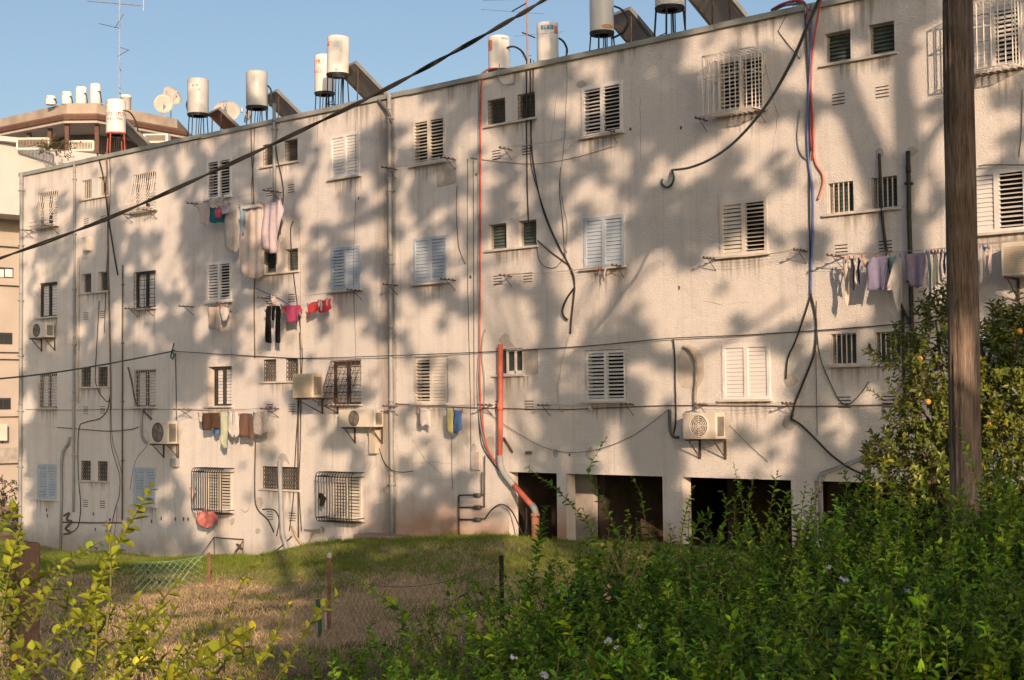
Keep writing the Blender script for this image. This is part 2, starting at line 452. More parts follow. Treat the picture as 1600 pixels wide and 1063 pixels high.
LATT = {}
def small_window(c, r, style):
    """kitchen and bathroom lights, two to an opening; each is a window of its own"""
    hs = sml_holes(c, r)
    h = SH; t = 0.03
    for q, (x0, x1, z0, z1, d) in enumerate(hs):
        cx = (x0+x1)/2
        a, b = x0-cx, x1-cx
        fr = MB().box(a, b, 0.10, 0.14, 0, t).box(a, b, 0.10, 0.14, h-t, h).box(a, a+t, 0.10, 0.14, t, h-t).box(b-t, b, 0.10, 0.14, t, h-t)
        win = fr.build('small_window', M_WHITE if style == 'pvc' else M_CONC, building, loc=(cx, 0, Z(SROW[r])))
        gl = MB(); n = 7
        for i in range(n):
            z = t + (h-2*t)*(i+0.5)/n; hh = (h-2*t)/n*0.5
            gl.add([(a+t,0.125,z-hh),(b-t,0.125,z-hh),(b-t,0.165,z+hh),(a+t,0.165,z+hh)], [(0,1,2,3)])
        tag(gl.build('glass_louvres', M_FROST if style == 'lattice' else M_GREENGL, win), None, None, kind='stuff')
        MB().box(a+0.005, b-0.005, 0.205, 0.215, 0.005, h-0.005).build('pane', M_ROOM, win)
        if q == 0: sill(win, hs[-1][1]-hs[0][0], (hs[-1][1]+hs[0][0])/2-cx, out=0.07)
        g = MB(); a += 0.015; b -= 0.015
        if style == 'bars':
            n = 5
            for i in range(n+1): g.bar((a+(b-a)*i/n, 0.03, 0.005), (a+(b-a)*i/n, 0.03, h-0.005), 0.011, 5)
            g.box(a, b, 0.022, 0.038, 0.002, 0.02)
        elif style == 'lattice':
            n = max(5, int((b-a)/0.09)); k = 5
            for i in range(n+1): g.bar((a+(b-a)*i/n, 0.03, 0.004), (a+(b-a)*i/n, 0.03, h-0.004), 0.007, 4)
            for i in range(n):
                xa, xb = a+(b-a)*i/n, a+(b-a)*(i+1)/n
                for j in range(k):
                    za, zb = h*j/k, h*(j+1)/k; zm = (za+zb)/2; xm = (xa+xb)/2
                    for p, w_ in (((xa, zm), (xm, zb)), ((xm, zb), (xb, zm)), ((xb, zm), (xm, za)), ((xm, za), (xa, zm))):
                        g.bar((p[0], 0.028, p[1]), (w_[0], 0.028, w_[1]), 0.006, 3)
        elif style == 'grid':
            for i in range(7): g.bar((a+(b-a)*i/6, 0.03, 0.005), (a+(b-a)*i/6, 0.03, h-0.005), 0.007, 4)
            for j in range(1, 6): g.bar((a, 0.026, h*j/6), (b, 0.026, h*j/6), 0.006, 4)
        if g.f: g.build('grille', M_BLACK if style == 'lattice' else M_IRONW if style == 'bars' else M_RUST, win)

def cage(win, kind, w=1.2, h=1.2, d=0.5, n=9, z0=-0.06, m=M_IRONW, x0=0.0):
    g = MB(); r = 0.013
    xa, xb, za, zb = -w/2+x0, w/2+x0, z0, z0+h
    if kind == 'box':
        for z in (za, za+h*0.62, zb):
            g.tube([(xa,-0.005,z),(xa,-d,z),(xb,-d,z),(xb,-0.005,z)], r, 5)
        for i in range(n+1):
            x = xa+(xb-xa)*i/n
            g.bar((x,-d,za),(x,-d,zb), r*0.9, 4)
            for z in (za, zb): g.bar((x,-0.005,z),(x,-d,z), r*0.8, 4)
        for i in range(1, 4):
            for x in (xa, xb): g.bar((x,-d*i/4,za),(x,-d*i/4,zb), r*0.9, 4)
        for i in range(4):
            cx = xa+(xb-xa)*(i+1.5)/6
            ring = [(cx+0.07*math.cos(t*math.pi/5), -d-0.004, za+h*0.70+0.07*math.sin(t*math.pi/5)) for t in range(11)]
            g.tube(ring, 0.005, 3)
    elif kind == 'belly':
        prof = [(0.03, 1.0), (0.06, 0.75), (0.12, 0.5), (0.26, 0.3), (0.36, 0.17), (0.34, 0.06), (0.22, 0.0), (0.0, 0.0)]
        for i in range(n+1):
            x = xa+(xb-xa)*i/n
            g.tube([(x, -d*p/0.36-0.005, za+h*q) for p, q in prof], r, 4)
        for p, q in prof[:-1]:
            y = -d*p/0.36-0.005
            g.bar((xa, y, za+h*q), (xb, y, za+h*q), r*0.8, 4)
            for x in (xa, xb): g.bar((x, -0.005, za+h*q), (x, y, za+h*q), r*0.8, 4)
    elif kind == 'round':                       # black rods bent in at top and bottom
        c = 0.10
        def loop(x): return [(x,-0.005,zb),(x,-d+c,zb),(x,-d+0.03,zb-0.03),(x,-d,zb-c),(x,-d,za+c),(x,-d+0.03,za+0.03),(x,-d+c,za),(x,-0.005,za)]
        for i in range(n+1): g.tube(loop(xa+(xb-xa)*i/n), 0.011, 5)
        for z in (zb-c, za+c): g.tube([(xa,-0.005,z),(xa,-d,z),(xb,-d,z),(xb,-0.005,z)], 0.011, 4)
        for y in (-d+c, -d/2): 
            for z in (za, zb): g.bar((xa, y, z), (xb, y, z), 0.010, 4)
    elif kind == 'flat':
        for i in range(n+1):
            x = xa+(xb-xa)*i/n
            g.tube([(x+0.012*math.sin(t*1.3), -0.03, za+h*t/9) for t in range(10)], 0.008, 4)
        for j in range(9): g.bar((xa, -0.036, za+h*j/8), (xb, -0.036, za+h*j/8), 0.006, 4)
    elif kind == 'slant':                       # lattice cage that leans out towards its foot
        def P(x, t): return (x, -0.02-d*(1-t), za+h*t)
        for i in range(n+1):
            x = xa+(xb-xa)*i/n
            g.bar(P(x,0), P(x,1), 0.008, 4)
            g.bar(P(x,0), (x,-0.005,za), 0.008, 4)
        for j in range(8):
            t = j/7
            g.bar(P(xa,t), P(xb,t), 0.008, 4)
            for x in (xa, xb): g.bar(P(x,t), (x,-0.005,za+h*t), 0.007, 4)
        for i in range(n):
            x1_, x2_ = xa+(xb-xa)*i/n, xa+(xb-xa)*(i+1)/n
            for j in range(7):
                g.bar(P(x1_, j/7), P(x2_, (j+1)/7), 0.004, 3); g.bar(P(x2_, j/7), P(x1_, (j+1)/7), 0.004, 3)
        for x in (xa, xb):
            for j in range(5): g.bar(P(x, j/6), (x, -0.02-d*(1-(j+2)/6)*0.35, za+h*(j+2)/6), 0.005, 3)
    return g.build('security_cage', m, win)

louvre_window('A', 0, 'y', 66, 62); louvre_window('B', 0, 'w', 62, 68)
w = louvre_window('C', 0, 'y', 60, 60); cage(w, 'box', 1.12, 1.14, 0.5, 9)
w = louvre_window('D', 0, 'w', 8, 50); cage(w, 'box', 1.12, 1.14, 0.5, 9)
louvre_window('A', 1, 'b', 14, 14); louvre_window('B', 1, 'b', 14, 14); louvre_window('C', 1, 'y', 30, 72); louvre_window('D', 1, 'w', 12, 74)
louvre_window('A', 2, 'y', 64, 16, proud=0.0); louvre_window('B', 2, 'w', 60, 64, proud=0.0); louvre_window('C', 2, 'w', 10, 8); louvre_window('D', 2, 'b', 10, 10)
for r in range(3): framed_window('E', r)
w = framed_window('L1', 0); cage(w, 'belly', 1.06, 1.12, 0.36, 9)
framed_window('L1', 1)
w = framed_window('L1', 2); cage(w, 'flat', 1.0, 1.02, n=9, z0=0.015)
louvre_window('L1', 3, 'b', 30, 28, far=True)
w = framed_window('L2', 0); cage(w, 'belly', 1.06, 1.12, 0.36, 10)
w = framed_window('L2', 1); cage(w, 'flat', 1.0, 1.02, n=2, z0=0.015, m=M_BLACK)
w = framed_window('L2', 2); cage(w, 'flat', 1.0, 1.02, n=9, z0=0.015)
louvre_window('L2', 3, 'b', 30, 28, far=True)
louvre_window('L3', 0, 'w', 64, 64, far=True)
louvre_window('L3', 1, 'w', 40, 66, far=True, proud=0.03)
framed_window('L3', 2, inset=0.22)
w = louvre_window('L3', 3, 'y', 45, 60, far=True); cage(w, 'round', 1.30, 1.20, 0.42, 13, z0=-0.08, m=M_BLACK, x0=-0.02)
louvre_window('L4', 0, 'w', 16, 16, far=True)
louvre_window('L4', 1, 'b', 28, 6, far=True)
w = framed_window('L4', 2); cage(w, 'slant', 1.10, 1.10, 0.42, 7, z0=-0.03, m=M_RUST)
w = louvre_window('L4', 3, 'y', 40, 50, far=True); cage(w, 'round', 1.30, 1.20, 0.42, 13, z0=-0.08, m=M_BLACK, x0=-0.02)
for c, styles in (('P', ('bars', 'glass', 'lattice', 'lattice')), ('Q', ('grid', 'glass', 'lattice', 'lattice')), ('S', ('grid', 'glass', 'pvc')), ('R', ('glass', 'bars', 'bars'))):
    for r, s in enumerate(styles): small_window(c, r, s)
# plain white two-light window set in the walled-up opening, cement infill beside it
MB().box(-22.18, -22.14, 0.045, 0.09, Z(0.71), Z(1.26)).box(-21.70, -21.66, 0.045, 0.09, Z(0.71), Z(1.26)).box(-21.94, -21.90, 0.045, 0.09, Z(0.71), Z(1.26)).box(-22.13, -21.71, 0.045, 0.089, Z(0.70), Z(0.78)).box(-22.13, -21.71, 0.045, 0.089, Z(1.21), Z(1.27)).build('window_frame', M_WHITE, building)
def patch(pts, name='plaster_patch', m=M_PATCH, y=-0.004, th=0.02):
    """ragged patch of cement on the render"""
    n = len(pts)
    P = [wp(u, v) for u, v in pts]
    vs = [(p.x, y, p.z) for p in P] + [(p.x, th, p.z) for p in P]
    fs = [tuple(range(n))] + [(i, i+n, (i+1) % n + n, (i+1) % n) for i in range(n)]
    o = MB().add(vs, fs).build(name, m, building)
    return o
patch([(818,546),(841,545),(841,585),(818,586)])
patch([(681,259),(713,252),(713.5,286),(700,290),(683,293)])
patch([(785,540),(779,532),(783,525),(790,521),(795,523),(797,532),(806,543),(790,541)])
patch([(758,688),(764,682),(772,683),(773,697),(772,716),(763,708),(758,700)])
patch([(447,720),(436,726),(434,716),(440,708),(446,710),(450,716),(453,727)], y=-0.006)
ov = []
for i in range(14):
    a = i/14*2*math.pi; k = rnd.uniform(0.9, 1.1)
    ov.append((1080+22*k*math.cos(a), 576+36*k*math.sin(a)))
patch(ov, m=mat('pale_cement_patch', (0.50, 0.46, 0.41), 0.95, 0.14, 5, 0.5, 35))
for (cu, cv, ru, rv) in ((922,709,8,11),(1235,596,12,10),(1232,660,11,12),(1374,240,7,10),(1425,236,9,9),(909,131,8,7),(425,463,4,4),(868,709,4,8),(405,787,6,10),(363,815,4,6),(740,702,5,9),(504,828,4,5),(403,830,4,6)):
    pts = []
    for i in range(9):
        a = i/9*2*math.pi; k = rnd.uniform(0.75, 1.15)
        pts.append((cu+ru*k*math.cos(a), cv+rv*k*math.sin(a)))
    patch(pts, 'cement_dab')
def hole_mark(u, v, r=0.05):
    p = wp(u, v)
    pts = [(p.x+r*rnd.uniform(0.6,1.1)*math.cos(a), -0.003, p.z+1.3*r*rnd.uniform(0.6,1.1)*math.sin(a)) for a in [i*math.pi/4 for i in range(8)]]
    MB().add([(q[0], -0.003, q[2]) for q in pts] + [(q[0], 0.02, q[2]) for q in pts], [tuple(range(8))]+[(i, i+8, (i+1) % 8+8, (i+1) % 8) for i in range(8)]).build('chipped_hole', mat('broken_render', (0.12, 0.10, 0.09), 1, 0.3, 10), building)
for u, v in ((73,797),(74,806),(146,803),(172,812),(201,822),(203,829),(237,815),(252,810),(274,811),(287,811),(294,811),(149,827),(167,830),(890,711),(828,708),(985,202),(1061,450),(1064,200),(744,273),(560,310),(735,433)):
    hole_mark(u, v, 0.05 if u < 300 else 0.035)
# slotted vents under the small windows
vent_mesh = MB()
for i in range(4): vent_mesh.box(-0.13, 0.13, -0.004, 0.02, -0.10+i*0.062, -0.10+i*0.062+0.020)
for i in range(3): vent_mesh.box(-0.125, 0.125, -0.007, 0.02, -0.078+i*0.062, -0.042+i*0.062, 1)
vent_mesh = vent_mesh.mesh('wall_vent', [mat('vent_slot', (0.06, 0.05, 0.045), 1, 0.2, 5), M_WALL])
for c in SML:
    for r in range(4):
        if r == 3 and c in 'SR': continue
        for dx in (-0.44, 0.45): link('wall_vent', vent_mesh, building, (SML[c]+dx, 0, Z(SROW[r]-0.69)))
# rain stains below sills: flat dirt on the render, streaky, fading out downwards
def stain_material():
    m = bpy.data.materials.new('rain_stain'); m.use_nodes = True
    nt = m.node_tree; N = nt.nodes; L = nt.links; bs = N['Principled BSDF']; bs.inputs['Roughness'].default_value = 1.0; bs.inputs['Specular IOR Level'].default_value = 0.05
    bs.inputs['Base Color'].default_value = (0.25, 0.215, 0.19, 1)
    geo = N.new('ShaderNodeNewGeometry'); mp = N.new('ShaderNodeMapping'); mp.inputs['Scale'].default_value = (11, 1, 0.35); L.new(geo.outputs['Position'], mp.inputs[0])
    n = N.new('ShaderNodeTexNoise'); n.inputs['Scale'].default_value = 1.0; n.inputs['Detail'].default_value = 4; L.new(mp.outputs[0], n.inputs['Vector'])
    tc = N.new('ShaderNodeTexCoord'); sp = N.new('ShaderNodeSeparateXYZ'); L.new(tc.outputs['Object'], sp.inputs[0])
    r1 = N.new('ShaderNodeMapRange'); r1.inputs[1].default_value = -1.0; r1.inputs[2].default_value = 0.0; r1.inputs[3].default_value = -0.35; r1.inputs[4].default_value = 0.16; L.new(sp.outputs['Z'], r1.inputs[0])
    ax_ = N.new('ShaderNodeMath'); ax_.operation = 'ABSOLUTE'; L.new(sp.outputs['X'], ax_.inputs[0])
    r3 = N.new('ShaderNodeMapRange'); r3.inputs[1].default_value = 0.45; r3.inputs[2].default_value = 0.68; r3.inputs[3].default_value = 0.0; r3.inputs[4].default_value = -0.5; L.new(ax_.outputs[0], r3.inputs[0])
    ad = N.new('ShaderNodeMath'); ad.operation = 'ADD'; L.new(n.outputs['Fac'], ad.inputs[0]); L.new(r1.outputs[0], ad.inputs[1])
    ad2 = N.new('ShaderNodeMath'); ad2.operation = 'ADD'; L.new(ad.outputs[0], ad2.inputs[0]); L.new(r3.outputs[0], ad2.inputs[1])
    r2 = N.new('ShaderNodeMapRange'); r2.inputs[1].default_value = 0.50; r2.inputs[2].default_value = 0.74; r2.inputs[3].default_value = 0.0; r2.inputs[4].default_value = 0.42; L.new(ad2.outputs[0], r2.inputs[0])
    L.new(r2.outputs[0], bs.inputs['Alpha'])
    return m
M_STAIN = stain_material()
st_mesh = MB().add([(-0.7,0,-1.0),(0.7,0,-1.0),(0.7,0,0),(-0.7,0,0)], [(0,1,2,3)]).mesh('rain_stain', M_STAIN)
for c in BIG:
    for r in range(4):
        if r == 3 and not c.startswith('L'): continue
        link('rain_stain', st_mesh, building, (BIG[c]+rnd.uniform(-.1, .1), -0.0025, Z(ROW[r]-0.046)))
for c in SML:
    for r in range(4):
        if r == 3 and c in 'SR': continue
        link('rain_stain', st_mesh, building, (SML[c]+rnd.uniform(-.2, .2), -0.0025, Z(SROW[r]-0.046))).scale = (1.1, 1, 0.8)
for u in (300,500,560,720,820,980,1180,1340):
    p = wp(u, 100); link('rain_stain', st_mesh, building, (p.x, -0.0032, Z(7.37))).scale = (rnd.uniform(0.5, 1.2), 1, rnd.uniform(0.7, 1.5))
# hairline cracks
def crack(pts, w=0.006):
    P = [wp(u, v) for u, v in pts]; Q = []
    for a_, b_ in zip(P[:-1], P[1:]):
        k = max(2, int((b_-a_).length/0.12))
        for i in range(k): q_ = a_.lerp(b_, i/k); Q.append(Vector((q_.x+rnd.uniform(-.018, .018), -0.0022, q_.z+rnd.uniform(-.018, .018))))
    mb = MB(); vs = []
    for q_ in Q: d_ = w*rnd.uniform(0.3, 1.0); vs += [(q_.x-d_, q_.y, q_.z-d_*0.5), (q_.x+d_, q_.y, q_.z+d_*0.5)]
    mb.add(vs, [(2*i, 2*i+1, 2*i+3, 2*i+2) for i in range(len(Q)-1)]).build('crack', mat('crack_shadow', (0.17, 0.145, 0.125), 1.0, 0.2, 10), building)
for pts in ([(361,480),(362,560),(360,640)], [(496,190),(497,300),(496,420)], [(270,590),(268,700),(276,830)], [(640,725),(680,722),(720,727)], [(1000,150),(1002,260)], [(1100,470),(1130,478),(1180,470)], [(1340,60),(1400,40),(1440,22)], [(1290,355),(1340,330),(1440,320)], [(100,700),(103,760),(101,800)], [(520,690),(519,740)], [(870,150),(860,230)], [(690,740),(665,720),(640,680)], [(1195,100),(1215,180),(1205,250)]):
    crack(pts)
# concrete step at the foot of the wall
bevel(MB().box(-26.6, -25.2, -0.55, 0.05, Z(-3.7), Z(-2.98)).build('footing', mat('reddish_concrete', (0.33, 0.24, 0.19), 0.95, 0.2, 4, 0.5, 14), building), 0.03)

# ================================================================== pipes, hoses and cables on the facade
def wallrun(name, label, pts, r, m, cat='cable', off=None, group=None, smooth=True, n=6, clips=False):
    if cat in ('cable', 'hose'): r *= 0.75
    off = (r+0.012) if off is None else off
    P = [wp(p[0], p[1], -(p[2] if len(p) > 2 else off)) for p in pts]
    Q = spline(P, 5) if smooth and len(P) > 2 else P
    base = P[-1]
    mb = MB().tube([rc(q, base) for q in Q], r, n)
    if clips:
        L = 0.0; last = 0.6
        for a, b in zip(Q[:-1], Q[1:]):
            seg = (b-a).length; L += seg
            if L - last > 1.6:
                last = L; c = rc((a+b)/2, base)
                mb.box(c.x-r*1.7, c.x+r*1.7, c.y-r*1.15, c.y+r+0.01, c.z-0.018, c.z+0.018)
    o = mb.build(name, m, loc=base, smooth=True)
    return tag(o, label, cat, group)
PIPE_G = 'pipes running down the facade'; CAB_G = 'cables fixed to the facade'
def vpipe(name, label, u, v0, v1, r, m, off=None, clips=True, du=0.0, **k):
    """straight vertical pipe: x is read at the top"""
    a = wp(u, v0); zb = wp(u, v1).z
    off = r+0.02 if off is None else off
    n = max(2, int((a.z-zb)/0.55))
    P = [Vector((a.x + (du*t/n) + rnd.uniform(-0.004, 0.004), -off, a.z+(zb-a.z)*t/n)) for t in range(n+1)]
    base = P[-1]
    mb = MB().tube([rc(q, base) for q in P], r, 10)
    if clips:
        for t in range(1, n, 3):
            c = rc(P[t], base); mb.box(c.x-r*1.5, c.x+r*1.5, c.y-r*1.12, c.y+off-0.001, c.z-0.02, c.z+0.02)
            mb.lathe([(r*1.12, -0.06), (r*1.12, 0.06)], (c.x, c.y, c.z+0.25), 10)
    return tag(mb.build(name, m, loc=base, smooth=True), label, 'pipe', PIPE_G)
vpipe('downpipe', 'thick grey downpipe beside dark joint in middle of the facade', 611.5, 148, 834, 0.052, M_PIPE)
vpipe('downpipe', 'grey downpipe running down the far corner of the block', 37, 270, 846, 0.055, M_PIPE)
vpipe('downpipe', 'slim grey pipe left of the far small windows', 119, 252, 800, 0.036, M_PIPE)
vpipe('downpipe', 'short white conduit beside the slim grey pipe', 124.5, 402, 630, 0.028, M_CABLEW, clips=False)
vpipe('downpipe', 'slim dark pipe right of far small windows', 193.5, 415, 812, 0.022, M_PIPED)
vpipe('downpipe', 'grey vent pipe rising above roof edge beside caged small window', 431.5, 163, 322, 0.045, M_PIPE)
vpipe('downpipe', 'thin pale pipe beside the upper laundry bundle', 472, 356, 545, 0.018, M_CABLEW, clips=False)
vpipe('downpipe', 'thin rusty pipe between the lattice windows', 467, 560, 840, 0.018, M_RUST, clips=False)
vpipe('downpipe', 'tall black pipe ending beside the citrus tree', 1421, 237, 645, 0.040, M_CABLE, clips=True)
vpipe('downpipe', 'short black pipe behind the white laundry', 1412, 486, 640, 0.028, M_CABLE, clips=False)
wallrun('drain_pipe', 'bent grey drain pipe at foot of far wall', [(109,684),(106,694),(98,706),(96,720),(96,780),(94,862)], 0.045, M_PIPE, 'pipe', smooth=False, group=PIPE_G)
wallrun('drain_pipe', 'grey drain pipe elbowed in front of wide lattice window', [(437,720,.12),(438,760,.12),(441,835,.12),(446,850,.12),(449,862,.12),(449.5,880,.12)], 0.062, M_PIPE, 'pipe', smooth=False, group=PIPE_G, n=10)
wallrun('drain_pipe', 'dark elbow pipe feeding the thick grey downpipe', [(592,156,.05),(594,160,.07),(605,172,.12),(609,182,.10),(611,192,.08)], 0.038, M_PIPED, 'pipe', group=PIPE_G)
wallrun('drain_pipe', 'grey pipe framing the last open bay', [(1405,702),(1350,716),(1283,741),(1281,748),(1283,842)], 0.04, M_PIPE, 'pipe', smooth=False, group=PIPE_G)
# the orange-red soil pipe with its grey elbows
def seg(pts, r, off=0.13): return [wp(u, v, -off) for u, v in pts]
base = wp(837, 838, -0.13)
red = empty('drain_pipe', base, 'thick orange red drain pipe bending toward the first open bay', 'pipe', PIPE_G)
def redpart(name, pts, r, m):
    mb = MB().tube([rc(p, base) for p in seg(pts, r)], r, 14); return mb.build(name, m, red, smooth=True)
redpart('upper_pipe', [(782,538),(782,600),(781.5,660),(781,716)], 0.058, M_RED)
redpart('pipe_collar', [(781.5,630),(781.5,642)], 0.067, M_RED)
redpart('pipe_elbow', [(781,712),(782,728),(786,738),(795,750),(803,759)], 0.070, M_PIPE)
redpart('lower_pipe', [(801,756),(815,772),(834,793)], 0.062, M_RED)
redpart('pipe_elbow', [(831,789),(835,795),(837,802),(837,806)], 0.072, M_PIPE)
redpart('clay_socket', [(836.5,802),(836.5,808)], 0.10, M_TERRA)
redpart('clay_pipe', [(836.5,807),(836.5,842)], 0.085, M_TERRA)
wallrun('strut', 'short rusty strut leaning against the orange red pipe', [(787,684,.06),(801,707,.04)], 0.022, M_RUST, 'strut')
# water manifold
manifold = [wp(717, 848, -0.08)][0]
wmf = empty('water_manifold', manifold, 'rusty water pipes with three valves at foot of wall', 'water pipes')
def mf(name, pts, r, m=M_RUST): MB().tube([rc(wp(u, v, -0.08), manifold) for u, v in pts], r, 8).build(name, m, wmf, smooth=True)
mf('riser', [(716.5,775),(717,846)], 0.022)
for v in (774, 793, 812):
    mf('branch_pipe', [(717,v),(745,v-0.5),(758,v-1.5)], 0.017)
    mf('valve', [(741,v),(748,v),(751,v-0.3)], 0.045, M_PIPED)
mf('supply_pipe', [(753,738),(753,774)], 0.015, M_PIPED); mf('supply_pipe', [(757.5,712),(757,792)], 0.015, M_PIPED)
wallrun('hose', 'black hose arching between manifold and clay pipe', [(758,811,.1),(768,797,.12),(783,788,.12),(798,797,.14),(808,815,.16),(815,832,.2),(820,835,.2),(823,815,.18),(822,793,.12)], 0.020, M_CABLE, 'hose')
# lower-left tangle of pipes
wallrun('waste_pipe', 'short pale pipes tangled below the wide lattice window', [(455,822),(462,838),(470,850),(476,858),(483,848),(488,832),(500,830)], 0.03, mat('sand_pipe', (0.42, 0.32, 0.22), 0.8, 0.2, 6), 'pipe', smooth=False)
wallrun('waste_pipe', 'horizontal grey pipe with valve near the corner window cage', [(476,828),(488,829),(503,827)], 0.026, M_PIPE, 'pipe')
wallrun('waste_pipe', 'pale pipe standing up beside the tangle', [(502,822),(502,866)], 0.028, M_CABLEW, 'pipe')
wallrun('waste_pipe', 'long grey pipe lying along foot of far wall', [(98,816),(140,817),(190,817)], 0.022, M_PIPED, 'pipe', smooth=False)
wallrun('valve_cluster', 'dark cluster of valves at far foot of wall', [(100,806),(108,802),(104,812),(112,815),(102,826),(110,832),(100,835)], 0.03, M_PIPED, 'valves')
# --- hoses and cables from the roof
C = wallrun
C('hose', 'long red hose hanging from roof to drain pipe elbow', [(776,107,.03),(762,109,.06),(754,124,.05),(751,165),(750.5,300),(750,420),(749.5,520),(750,610),(754,665,.05),(762,702,.08),(778,728,.10),(792,745,.12)], 0.026, M_REDH, 'hose')
C('hose', 'long grey hose beside the red roof hose', [(770,108,.03),(756,112,.06),(749,126,.05),(748,170),(747.5,330),(747.5,430),(748.5,540),(746,600),(750,660,.05),(760,700,.07),(776,728,.09)], 0.024, M_GREYH, 'hose')
C('hose', 'short pale blue hose curling beside red hose', [(758,515,.05),(754,530,.05),(753,560),(757,600),(755,660),(757,700)], 0.02, M_GREYH, 'hose')
C('cable', 'black cable hanging beside red hose to the valves', [(747,560),(747,630),(750,680),(757,705),(778,734),(790,748)], 0.014, M_CABLE)
C('cable', 'straight black cable from antenna past small windows', [(823,92,.05),(822.5,190),(824,300),(826,350)], 0.020, M_CABLE)
C('cable', 'black cable swinging from antenna to the hanging loop', [(829,92,.05),(829,180),(832,245),(846,320),(866,372),(886,408),(896,430),(898,448)], 0.020, M_CABLE)
C('cable', 'second black cable beside the swinging one', [(834,94,.05),(831,190),(829,250),(841,300),(862,360),(884,405),(895,432)], 0.012, M_CABLE)
C('cable', 'black cable sloping from small window to hanging loop', [(840,376,.04),(858,392),(880,408),(892,420),(898,448)], 0.016, M_CABLE)
C('cable', 'thin cable drooping below small window', [(838,380,.03),(842,405),(852,417),(868,418),(880,404),(886,392)], 0.009, M_CABLE)
C('cable', 'heavy black loop hanging between blue shutters and small windows', [(898,449,.05),(886,466,.06),(879,484,.07),(881,494,.07),(887,500,.06)], 0.028, M_CABLE)
C('cable', 'black tail below the hanging loop', [(898,449,.05),(896,470),(893,495),(891,522)], 0.026, M_CABLE)
C('cable', 'pale cable trailing down from the loop tail', [(891,520),(884,545),(876,580),(872,612),(874,636),(880,644)], 0.016, M_CABLEW)
C('cable', 'thin grey cable hanging from roof edge to loop', [(884,80,.06),(886,130),(881,230),(875,280),(880,320),(886,352),(884,398),(888,412)], 0.011, M_GREYH)
C('cable', 'thin grey cable inside the roof edge cable run', [(876,262),(874,300),(879,345),(882,398)], 0.010, M_CABLE)
C('hose', 'blue hose in the bundle hanging down the right wall', [(1268,8,.07),(1268,45,.05),(1266,110),(1262,180),(1263,245),(1270,300),(1270,350),(1268,405),(1267,460)], 0.030, M_BLUEH, 'hose')
C('hose', 'red hose in the bundle hanging down right wall', [(1286,-8,.07),(1279,20,.07),(1271,70,.06),(1267,130),(1270,190),(1271,240),(1268,250)], 0.024, M_REDH, 'hose')
C('hose', 'dark red hose crossing the blue hose on right wall', [(1246,4,-.1),(1258,6,.06),(1263,30,.06),(1267,90),(1264,160),(1268,235)], 0.022, mat('maroon_hose', (0.30, 0.05, 0.06), 0.5, 0.2, 5), 'hose')
C('hose', 'pink hose bowing out below the bundle', [(1271,240),(1276,258),(1285,272),(1286,288),(1278,312)], 0.026, mat('faded_red_hose', (0.50, 0.20, 0.15), 0.6, 0.2, 5), 'hose')
C('hose', 'black hose in the bundle hanging down right wall', [(1258,6,.07),(1259,50,.05),(1263,120),(1265,200),(1265,300),(1267,460)], 0.022, M_CABLE, 'hose')
C('hose', 'grey hose loop beside the coloured bundle', [(1250,172),(1246,210),(1249,235),(1257,247),(1265,250)], 0.017, M_GREYH, 'hose')
C('hose', 'grey blue hose continuing below the bundle', [(1266,246),(1267,330),(1266,420),(1267,462)], 0.018, M_GREYH, 'hose')
C('cable', 'black cable forking left below the coloured bundle', [(1267,460),(1258,490),(1242,535),(1231,560),(1228,592)], 0.022, M_CABLE)
C('cable', 'black cable forking right and curving to cement dab', [(1267,460),(1275,500),(1273,548),(1258,590),(1244,625),(1236,655)], 0.026, M_CABLE)
C('cable', 'thick black cable from cement dab to the last bay', [(1236,655,.04),(1250,663,.06),(1272,684,.06),(1300,712,.07),(1330,733,.08),(1362,746,.1)], 0.026, M_CABLE)
C('cable', 'thin dark cable curling below barred window', [(1276,512),(1282,560),(1298,600),(1312,626),(1326,632),(1344,616),(1357,597)], 0.012, M_CABLEG)
C('cable', 'thin vertical wire beside the forked cable', [(1276,470),(1275,560),(1277,680)], 0.008, M_CABLEB)
C('hose', 'black hose slanting behind lilac laundry', [(1374,240,.06),(1375,270,.05),(1378,330,.05),(1384,385,.05),(1393,430,.05),(1404,468,.05),(1424,510,.06),(1436,545,.08)], 0.036, M_CABLE, 'hose')
C('cable', 'long cable crossing whole facade above first floor windows', [(272,549,.10),(405,557,.04),(480,560,.04),(610,556,.12),(760,550,.06),(915,541,.05),(1045,529,.08),(1160,524,.05),(1270,517,.05),(1400,507,.05),(1500,498,.06)], 0.014, M_CABLE)
C('cable', 'long brown cable crossing facade below first floor windows', [(618,631),(700,636),(770,638),(880,640),(960,637),(1040,634),(1140,634),(1250,635),(1340,634),(1430,631)], 0.016, M_CABLEB)
C('cable', 'thin cable along far wall below first floor', [(40,640),(110,641),(170,640),(260,640),(330,642)], 0.010, M_CABLEB)
C('cable', 'thin wire sagging between red hose and the wall unit', [(755,637,.06),(790,665,.06),(845,697,.06),(888,707,.06),(935,702,.06),(990,680,.06),(1045,640,.06)], 0.009, M_CABLEB)
C('cable', 'thin wire drooping across wall below top windows', [(735,247),(790,254),(842,256),(900,246),(958,229)], 0.008, M_CABLEB)
C('cable', 'wavy black cable looping beside far slim pipe', [(155,470),(150,560),(149,595),(156,615),(168,628),(172,618)], 0.016, M_CABLE)
C('cable', 'black cable sweeping from junction down to corner valves', [(172,618),(168,640),(156,654),(134,660),(123,672),(122,740),(126,790),(122,822),(112,832)], 0.018, M_CABLE)
C('cable', 'thick black cable slanting from roof past far small windows', [(152,240,.05),(162,280,.07),(168,330,.08),(177,390,.06),(184,430,.03)], 0.032, M_CABLE)
